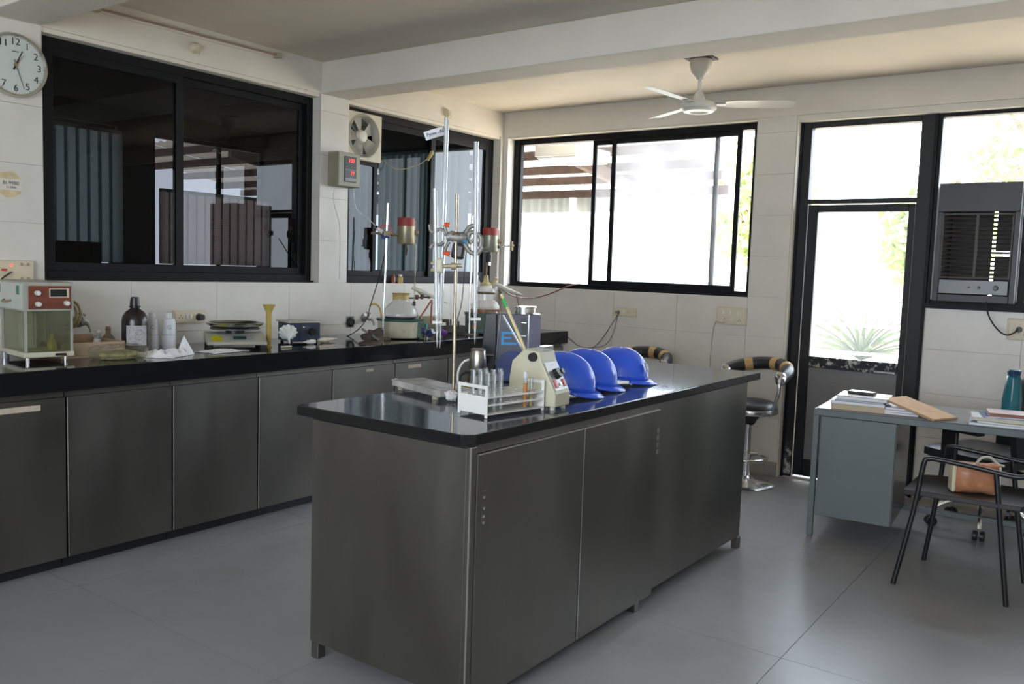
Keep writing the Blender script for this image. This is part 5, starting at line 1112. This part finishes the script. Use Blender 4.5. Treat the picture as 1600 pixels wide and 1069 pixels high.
# local x across (negative is left), y along
RW, RL, RH = .143, .285, .108
RKM = mat('white_rack_plastic', (.74,.73,.70), .4)
for y in (0, RL-.005):
    m = MB()
    m.box(-RW, y, .010, 0, y+.006, RH*.66).box(-RW, y, RH*.66, -RW+.012, y+.006, RH).box(-.012, y, RH*.66, 0, y+.006, RH).box(-RW+.012, y, RH-.012, -.012, y+.006, RH)
    m.box(-RW, y, 0, -RW+.012, y+.006, .010).box(-.012, y, 0, 0, y+.006, .010)
    m.build('end_plate', RKM, RK, bevel=.0015, seg=1)
NX_, NY_ = 4, 9
def shelf(z, holes=True, th=.003):
    m = MB(); cx = RW/NX_; cy_ = (RL-.012)/NY_; r = .0095
    for i in range(NX_):
        for j in range(NY_):
            x0, y0 = -RW+i*cx, .006+j*cy_
            if not holes: continue
            n = 12; vs = []; X, Y = x0+cx/2, y0+cy_/2
            for zz in (z, z+th):
                for k in range(n):
                    a = 2*PI*(k+.5)/n; q = 1/max(abs(cs(a)), abs(sn(a))); vs.append((X+cx/2*max(-1, min(1, cs(a)*q)), Y+cy_/2*max(-1, min(1, sn(a)*q)), zz))
                for k in range(n): a = 2*PI*(k+.5)/n; vs.append((X+r*cs(a), Y+r*sn(a), zz))
            fs = []
            for k in range(n):
                l = (k+1) % n; fs += [(2*n+k, 2*n+l, 3*n+l, 3*n+k), (k, n+k, n+l, l), (n+k, 3*n+k, 3*n+l, n+l)]
            m.add(vs, fs)
    if not holes: m.box(-RW, .006, z, 0, RL-.005, z+th)
    m.box(-.003, .006, z-.002, .0, RL-.005, z+th+.001).box(-RW, .006, z-.002, -RW+.003, RL-.005, z+th+.001)
    m.build('shelf', RKM, RK)
shelf(.012, False); shelf(.042); shelf(.068)
TG = thin_glass('test_tube_glass', (.90,.92,.92), .10, refl=3)
tt0 = None; spots = [(i, j) for j in range(0, 4) for i in range(NX_) if (i, j) not in ((3,3),(0,0))]
names = {}
cx = RW/NX_; cy_ = (RL-.012)/NY_
def tube_at(i, j, label, grp, fill=None, plug=False, H_=.138):
    t = thing('test_tube', label, 'test tube', (0,0,0), 0, grp)
    t.location = RK.matrix_basis @ Vector((0,0,0)) if False else Matrix.Translation((2.709, -.952, ZT)) @ Matrix.Rotation(math.radians(-8), 4, 'Z') @ Vector((-RW+(i+.5)*cx, .006+(j+.5)*cy_, .0155))
    MB().lathe([(0,.0), (.004,.001), (.007,.004), (.0080,.009), (.0080,H_-.003), (.0092,H_)], 16).build('glass', TG, t, smooth=True)
    if fill: MB().lathe([(0,.001), (.006,.004), (.0072,.009), (.0072,fill[0]), (0,fill[0])], 14).build('liquid', fill[1], t, smooth=True)
    if plug: MB().lathe([(0,H_-.012), (.0072,H_-.01), (.0074,H_+.002), (.010,H_+.010), (.008,H_+.022), (0,H_+.024)], 12).build('cotton_plug', mat('silver_plug', (.62,.62,.62), .4), t, smooth=True)
    return t
proto = tube_at(*spots[0], 'empty clear test tube in the near half of the white rack', 'empty test tubes in the rack')
for (i, j) in spots[1:]:
    c = copy_tree(proto); h = random.uniform(-.0, .004)
    c.location = Matrix.Translation((2.709, -.952, ZT)) @ Matrix.Rotation(math.radians(-8), 4, 'Z') @ Vector((-RW+(i+.5)*cx, .006+(j+.5)*cy_, .0155)); c['group'] = 'empty test tubes in the rack'
    c.scale.z = random.uniform(.93, 1.03)
o_ = tube_at(3, 6, 'test tube of orange liquid with a pale plug, near the far end of the rack', '', (.085, mat('orange_liquid', (.72,.24,.01), .2, emit=None)), True, .105); o_.pop('group', None) if hasattr(o_, 'pop') else None
o_ = tube_at(3, 7, 'test tube with pale amber liquid, beside the orange one', '', (.060, mat('amber_liquid', (.50,.38,.16), .3)), False, .105)
for o_ in bpy.data.objects:
    if o_.get('group') == '': del o_['group']
# beige lab mixer with sloped panel
mx = thing('lab_mixer', 'beige bench centrifuge body with a sloped silver panel, knob and red switches', 'instrument', (2.785, -.655, ZT), math.radians(4))
# local: +x is the sloped front (towards the room), x negative goes back-left; y is the width
BEI = mat('beige_enamel', (.50,.48,.35), .45, var=.05)
prof = [(-.195,.012), (0,.012), (0,.060), (-.062,.172), (-.072,.206), (-.135,.212), (-.185,.165), (-.195,.10)]
MB().prism(prof, 0, .112, 'y').build('housing', BEI, mx, bevel=.005)
for x, y in ((-.02,.02), (-.02,.092), (-.17,.02), (-.17,.092)): MB().cyl((x,y,0), (x,y,.013), .010, n=14).build('foot', mat('cream_foot', (.55,.53,.46), .5), mx, smooth=True)
MB().cyl((-.095,0,.185), (-.095,-.014,.185), .017, .015, n=24).build('side_knob', BLACKPL, mx, smooth=True)
sl = Vector((-.062, 0, .112)).normalized(); nn = Vector((.112, 0, .062)).normalized(); yy = Vector((0,1,0)); o0 = Vector((0,.056,.060))
Pn = MB(); c = o0+sl*.066+nn*.0015; 
vs = []
for k in (-.001, .0015):
    for a, b in ((-.045,-.054),(.045,-.054),(.045,.054),(-.045,.054)): vs.append(c+yy*a+sl*b+nn*k)
Pn.add(vs, [(3,2,1,0),(4,5,6,7),(0,1,5,4),(1,2,6,5),(2,3,7,6),(3,0,4,7)]).build('panel', mat('silver_panel', (.46,.46,.48), .4, .4), mx)
def onp(a, b, k=.003): return c+yy*a+sl*b+nn*k
MB().cyl(onp(.0,.006), onp(.0,.006,.022), .020, .017, n=20).cyl(onp(.018,.008,.006), onp(.018,.008,.026), .011, .010).cyl(onp(-.016,.012,.006), onp(-.016,.012,.024), .010, .009).build('knob', BLACKPL, mx, smooth=True)
for a in (-.030, .030):
    m = MB(); vs = []
    for k in (.001, .006):
        for u, v in ((-.007,-.015),(.007,-.015),(.007,.015),(-.007,.015)): vs.append(onp(a+u, -.030+v, k))
    m.add(vs, [(3,2,1,0),(4,5,6,7),(0,1,5,4),(1,2,6,5),(2,3,7,6),(3,0,4,7)]).build('red_switch', mat('rocker_red', (.50,.05,.04), .35), mx, bevel=.001)
MB().cyl(onp(0,-.034,.001), onp(0,-.034,.007), .005, n=12).build('screw', CHROME, mx, smooth=True)
text('--- --', .009, mat('rose_ink', (.35,.20,.22), .6), mx, onp(0,.044,.002), Matrix((yy, sl, nn)).transposed())
MB().box(-.10,.03,.205, -.070,.10,.222).build('clear_guard', thin_glass('guard_plastic', (.9,.92,.95), .2), mx)
# helmets
def helmet(cx, cy, rz, pitch, label, seed):
    LX, WY, HZ = .132, .106, .128
    t = thing('safety_helmet', label, 'helmet', (cx, cy, ZT+(LX+.03)*math.sin(max(pitch, 0))-.004*(pitch > .05)), rz, None)
    LX, WY, HZ = .132, .106, .128; n, k = 48, 12; vs = []
    Mp = Matrix.Rotation(pitch, 3, 'Y')
    def shell(th, name, mt_, off=0):
        m = MB(); vs = []
        for j in range(k+1):
            ph = (PI/2)*j/k
            for i in range(n):
                a = 2*PI*i/n; x, y, z = LX*cs(a)*cs(ph)**.9, WY*sn(a)*cs(ph)**.9, HZ*sn(ph)**.95 if ph > 0 else 0
                rid = .006*math.exp(-(y/.022)**2)*min(1, z/.05) if z > 0 else 0
                v = Vector((x, y, z))*(1-th)+Vector((0,0,rid)); v.z += .022
                if j == 0: v.x *= 1.03; v.y *= 1.05
                vs.append(Mp @ v)
        m.add(vs, [(j*n+i, j*n+(i+1)%n, (j+1)*n+(i+1)%n, (j+1)*n+i) for j in range(k) for i in range(n)])
        return m
    o = shell(0, '', None).build('shell', HELMET, t, smooth=True); s = o.modifiers.new('thickness', 'SOLIDIFY'); s.thickness = .003; s.offset = -1
    m = MB(); vs = []
    for i in range(25):      # peak at the front, thin rim round the rest
        a = -1.15+2.3*i/24; w = .034*cs(a/1.15*PI/2)**.6+.004
        for q, dz in ((0, .024), (.5, .018), (1, .008)): vs.append(Mp @ Vector(((LX+w*q)*cs(a)*1.02, (WY+w*q*.8)*sn(a)*1.04, dz)))
    m.add(vs, [(3*i+q, 3*i+3+q, 3*i+4+q, 3*i+1+q) for i in range(24) for q in (0,1)])
    o = m.build('peak', HELMET, t, smooth=True); s = o.modifiers.new('thickness', 'SOLIDIFY'); s.thickness = .003
    m = MB(); rim = [Mp @ Vector((LX*1.035*cs(a), WY*1.06*sn(a), .022)) for a in [1.1+(2*PI-2.2)*i/30 for i in range(31)]]
    m.tube(rim, .0035, 6, smooth=0); m.build('rim', HELMET, t, smooth=True)
    for q in (-.02, .0, .02):
        p = Mp @ Vector((LX*cs(-1.9)*.80+q, WY*sn(-1.9)*.80-.002, .022+HZ*.62)); MB().cb(p, (.010,.006,.004), rz=.2).build('vent', INK, t)
    return t
H3 = [((877, 617), .33, .14, 'blue safety helmet nearest the beige machine, front of the three'), ((914, 607), .36, .12, 'middle one of the three blue safety helmets'), ((966, 597), .40, .06, 'blue safety helmet farthest from the beige machine, small emblem on its front')]
hl = []
for (px, py), rz, pt, lab in H3:
    p = on(px, py, 2, ZT); hl.append(helmet(p.x, p.y, rz, pt, lab, 1))
t = hl[2]
ep = Vector((.128, -.045, .075)); er = Vector((.33,.94,0)).normalized(); eu = Vector((-.38,.13,.92)); eu = (eu-er*eu.dot(er)).normalized(); en = er.cross(eu)
m = MB(); m.prism([(.020*cs(a), .022*sn(a)) for a in [2*PI*i/20 for i in range(20)]], 0, .001, 'z'); e = m.build('emblem', mat('emblem_navy', (.03,.05,.13), .5), t, bevel=0)
e.matrix_local = Matrix.Translation(ep) @ Matrix((er, eu, en)).transposed().to_4x4()
m = MB(); m.prism([(-.010,.012), (-.004,.012), (0,-.002), (.004,.012), (.010,.012), (.002,-.014), (-.002,-.014)], .001, .0018, 'z'); v = m.build('emblem_mark', mat('emblem_cream', (.55,.50,.35), .5), e)
# steel cup upside down on a brown jar, and cables
cp = on(746, 604, 2, ZT)
jr = thing('brown_jar', 'dark brown mixer jar base under the upturned steel cup', 'jar', cp)
MB().lathe([(0,0), (.048,0), (.046,.01), (.040,.035), (.038,.066), (.034,.072), (0,.072)], 30).build('body', mat('dark_brown_plastic2', (.05,.025,.018), .2), jr, smooth=True)
MB().lathe([(.039,.056), (.041,.06), (.039,.064)], 30).build('ring', BLACKPL, jr, smooth=True)
ct = thing('steel_cup', 'dull steel cup turned upside down on the brown jar', 'cup', (cp.x, cp.y, cp.z+.0725))
MB().lathe([(.037,0), (.038,.002), (.031,.078), (.027,.086), (.012,.088), (.012,.084), (0,.083)], 36).build('cup', mat('dull_steel_cup', (.42,.40,.35), .32, 1, var=.1, scale=10), ct, smooth=True)
MB().lathe([(.0295,.080), (.033,.083), (.0295,.087)], 30).build('foot_ring', mat('dull_steel_cup2', (.45,.43,.38), .3, 1), ct, smooth=True)
Q = lambda px, py: near(px, py, 2.30, -.43, 1.0)
pts = [Q(733,562), Q(724,566), Q(717,577), Q(715,590), Q(717,602), Q(724,607)]
pts[-1].z = ZT+.004
c = MB().tube(pts, .0045, 8).build('white_cable', WHITEPL, smooth=True); tag(c, 'white cable curving around the left of the steel cup', 'cable')
pts = [Q(737,580), Q(729,582), Q(721,586), Q(719,596), Q(724,604)]; pts[-1].z = ZT+.004
c = MB().tube(pts, .0045, 8).build('black_flex', BLACKPL, smooth=True); tag(c, 'short black cable from the brown jar behind the rack', 'cable')
p = on(726, 606, 2, ZT); t = thing('yellow_clip', 'small bright yellow plastic clip behind the white rack', 'clip', p, .6)
MB().tube([(-.03,0,.008), (-.01,.004,.010), (.015,-.003,.009), (.03,0,.008)], [.006,.008,.008,.006], 10).build('body', mat('bright_yellow', (.65,.55,.02), .4), t, smooth=True)
# blue-black instrument with the light blue mark
Eb = on(786, 600, 2, ZT)
ie = thing('blue_instrument', 'tall grey and blue instrument with a light blue mark and a steel cap', 'instrument', (Eb.x, Eb.y+.07, ZT), .62)
IG = mat('blue_grey_panel', (.075,.078,.10), .35, var=.1); IB = mat('royal_blue_panel', (.02,.035,.17), .35); LB = mat('light_blue_print', (.03,.30,.62), .5)
MB().box(-.075, 0, .004, .115, .16, .300).build('housing', IG, ie, bevel=.004)
MB().prism([(-.072,.0)]+[(.078*cs(a)-.0+0.003, .05+.085*sn(a)) for a in [PI*(1-i/16) for i in range(17)]]+[(.078,.0)], -.0025, .0, 'y').build('blue_front', IB, ie).location = (-.005, 0, .006)
EM = MB().box(-.055,-.003,.165, -.045,-.0005,.222).box(-.045,-.003,.212, .012,-.0005,.222).box(-.045,-.003,.165, .012,-.0005,.175).box(-.045,-.003,.190, -.012,-.0005,.199).box(.016,-.003,.200, .022,-.0005,.222).build('printed_mark', LB, ie)
MB().box(.060, -.004, .01, .064, 0, .300).build('edge_strip', CHROME, ie); MB().box(.064, -.003, .01, .113, 0, .298).build('side_strip', mat('violet_grey', (.11,.11,.16), .4), ie)
m = MB().box(.030,-.003,.19,.055,0,.285).build('rack_slot', mat('grey_mesh', (.06,.06,.06), .5), ie)
for z in (.205,.262): MB().box(.030,-.005,z,.052,-.003,z+.004).build('slot_bar', CHROME, m)
MB().lathe([(0,.300), (.046,.300), (.047,.325), (.052,.327), (.052,.332), (0,.333)], 36, o=(.045,.08,0)).build('steel_cap', CHROME, ie, smooth=True)
MB().prism([(-.078,.0), (-.150,.0), (-.128,.300), (-.078,.300)], .02, .14, 'y').build('dark_hood', mat('smoked_hood', (.012,.013,.015), .2), ie, bevel=.003)
MB().cyl((-.080,-.004,.03), (-.062,-.004,.30), .0022, n=8).build('bright_edge', CHROME, ie); MB().box(-.14,-.001,.115, -.085,.019,.120).build('hood_sill', mat('grey_sill', (.12,.12,.12), .4), ie)
MB().box(-.150,-.02,.0, -.082,.018,.075).build('black_foot_block', BLACKPL, ie, bevel=.004)
for z in (.045,.062): MB().cyl((-.115,-.02,z), (-.115,-.026,z), .0055, n=14).build('screw', CHROME, ie, smooth=True)
# long thermometer leaning on the beige machine
a = near(780, 453, 2.53, -.56, 1.25); b = Matrix.Translation((2.782, -.668, ZT)) @ Matrix.Rotation(math.radians(6), 4, 'Z') @ Vector((-.150, .05, .214))
b = near(822, 551, 2.60, -.55, 1.1)
t = thing('long_thermometer', 'long yellow glass thermometer with a green band leaning out of the beige machine', 'thermometer', b)
v = a-b
MB().cyl((0,0,0), v*.93, .0055, n=12).build('stem', mat('yellow_stem', (.66,.54,.24), .25), t, smooth=True); MB().cyl(v*.72, v*.86, .0066, n=12).build('green_band', mat('green_band', (.03,.42,.08), .5), t, smooth=True)
MB().cyl(v*.93, v, .004, .003, n=10).build('dark_tip', BLACKPL, t, smooth=True)
MB().cyl(RV*.004+Vector((0,0,0)), v*.93+RV*.004, .0022, n=8).build('white_back', WHITEPL, t, smooth=True)
a2 = near(786, 493, 2.52, -.5, 1.2); b2 = Vector(b)+Vector((-.012,.004,0))
t = thing('glass_rod', 'thin clear glass rod beside the long yellow thermometer', 'rod', b2); MB().cyl((0,0,0), a2-b2, .003, n=8).build('rod', BG, t, smooth=True)

# ------------------------------------------------------------------ on the desk
def dpt(px, py, z=DZ): return on(px, py, 2, z)
def book(x, y, z, w, d, h, rz, cover, label, pages=PAPER, cat='book', name='book', grp=None):
    t = thing(name, label, cat, (x, y, z), rz, grp)
    MB().box(-w/2+.003, -d/2+.002, .0015, w/2-.003, d/2-.003, h-.0015).build('pages', pages, t)
    m = MB().box(-w/2, -d/2, 0, w/2, d/2, .0015).box(-w/2, -d/2, h-.0015, w/2, d/2, h).box(-w/2, d/2-.0015, .0015, w/2, d/2, h-.0015); m.build('cover', cover, t); return t
PB = mat('pale_blue_cover', (.42,.50,.60), .5); GREYC = mat('grey_cover', (.30,.29,.29), .5); WHC = mat('glossy_white_cover', (.74,.75,.78), .2); BLU = mat('navy_cover', (.06,.09,.22), .5); PINK = mat('pink_cover', (.62,.48,.50), .4); BRN = mat('reddish_brown_cover', (.26,.10,.06), .5)
s1c = Vector((3.265, 1.645, DZ+.0005)); r1_ = RZD+.02
book(s1c.x, s1c.y, DZ+.0005, .27, .21, .030, r1_, KRAFT, 'thick brown ledger at the bottom of the left desk pile', mat('aged_pages', (.50,.42,.30), .8))
book(s1c.x-.005, s1c.y, DZ+.0310, .275, .21, .016, r1_+.03, PB, 'pale blue register second from the bottom of the left pile')
book(s1c.x+.01, s1c.y+.005, DZ+.0475, .25, .20, .008, r1_-.05, BLU, 'thin navy notebook in the middle of the left desk pile')
book(s1c.x+.015, s1c.y+.005, DZ+.056, .25, .20, .018, r1_+.02, GREYC, 'grey-edged book near the top of the left desk pile')
book(s1c.x+.02, s1c.y+.01, DZ+.0745, .25, .205, .003, r1_, WHC, 'shiny white sheet file on top of the left desk pile', cat='file', name='file')
ph = thing('mobile_phone', 'black mobile phone lying on the left desk pile', 'phone', (s1c.x+.0, s1c.y+.02, DZ+.078), r1_-.12)
MB().box(-.068,-.035,0,.068,.035,.016).build('body', BLACKPL, ph, bevel=.004); MB().box(-.062,-.031,.0161,.062,.031,.0166).build('screen', mat('phone_glass', (.01,.01,.012), .08), ph)
s2c = Vector((3.462, 1.66, 0))
book(s2c.x, s2c.y, DZ+.0005, .19, .18, .012, RZD+.05, GREYC, 'flat grey register beside the left desk pile, bottom of three')
book(s2c.x-.01, s2c.y, DZ+.013, .18, .18, .010, RZD+.12, WHC, 'white register under the tilted brown board')
book(s2c.x-.012, s2c.y+.01, DZ+.0235, .17, .17, .012, RZD+.08, mat('lilac_cover', (.50,.48,.58), .4), 'thick lilac grey register under the tilted brown board')
bd = thing('brown_clipboard', 'tilted brown board with rounded grain leaning on the papers', 'board', (3.555, 1.62, DZ+.002), -.42)
m = MB(); m.prism([(-.155,.066), (.145,.0), (.148,.012), (-.152,.078)], -.085, .115, 'y'); m.build('board', KRAFT, bd, bevel=.003)
s3 = Vector((3.94, 1.665, 0))
book(s3.x, s3.y, DZ+.0005, .30, .20, .012, RZD+.03, PB, 'bottom register of the right desk pile')
book(s3.x+.03, s3.y-.02, DZ+.013, .28, .16, .010, RZD-.02, mat('pale_green_cover', (.45,.50,.34), .5), 'pale green register second in the right desk pile')
book(s3.x-.005, s3.y+.01, DZ+.0235, .28, .18, .016, RZD+.08, WHC, 'white register in the middle of the right desk pile', mat('creamy_pages', (.60,.55,.46), .8))
book(s3.x+.02, s3.y+.02, DZ+.040, .24, .17, .008, RZD+.18, BLU, 'thin navy notebook near the top of the right desk pile')
bk = book(s3.x+.05, s3.y+.015, DZ+.0485, .25, .16, .018, RZD+.12, PINK, 'pink covered diary with a reddish spine on top of the right pile', BRN)
pb = on(1574, 645, 2, DZ)
bo = thing('teal_bottle', 'translucent teal water bottle with a dark cap behind the right desk pile', 'bottle', (3.945, 1.915, DZ+.0005))
TEAL = mat('teal_plastic', (.005,.17,.22), .2, spec=.7); TEAL.node_tree.nodes['Principled BSDF'].inputs['Transmission Weight'].default_value = .35
n = 8
MB().lathe([(0,0), (.044,0), (.046,.006), (.047,.10), (.042,.15), (.034,.215), (.030,.225)], n).build('body', TEAL, bo, bevel=.004)
MB().lathe([(.030,.222), (.030,.232), (.033,.250), (.030,.257), (0,.258)], n).build('cap', mat('dark_teal_cap', (.01,.05,.10), .3), bo, bevel=.003)

for o in bpy.data.objects:
    if o.parent is None and o.get('category') and not o.get('group'):
        g = {'safety_helmet': 'blue safety helmets on the island', 'book': 'books and registers on the desk', 'white_bottle': 'white bottles by the scale', 'bar_stool': 'bar stools behind the island',
             'tree': 'trees beyond the yard', 'overhead_stirrer': 'overhead stirrers above the flasks', 'heating_mantle': 'heating mantles on the wall counter', 'retort_stand': 'retort stands on the wall counter',
             'small_bottle': 'small bottles on the window sill', 'gas_tap': 'gas taps on the left wall', 'vertical_blind': 'vertical blinds in the room next door', 'garden_wall': 'low walls in the garden', 'ceiling_rose': 'round fittings on the lintels'}.get(o.name.split('.')[0])
        if g: o['group'] = g
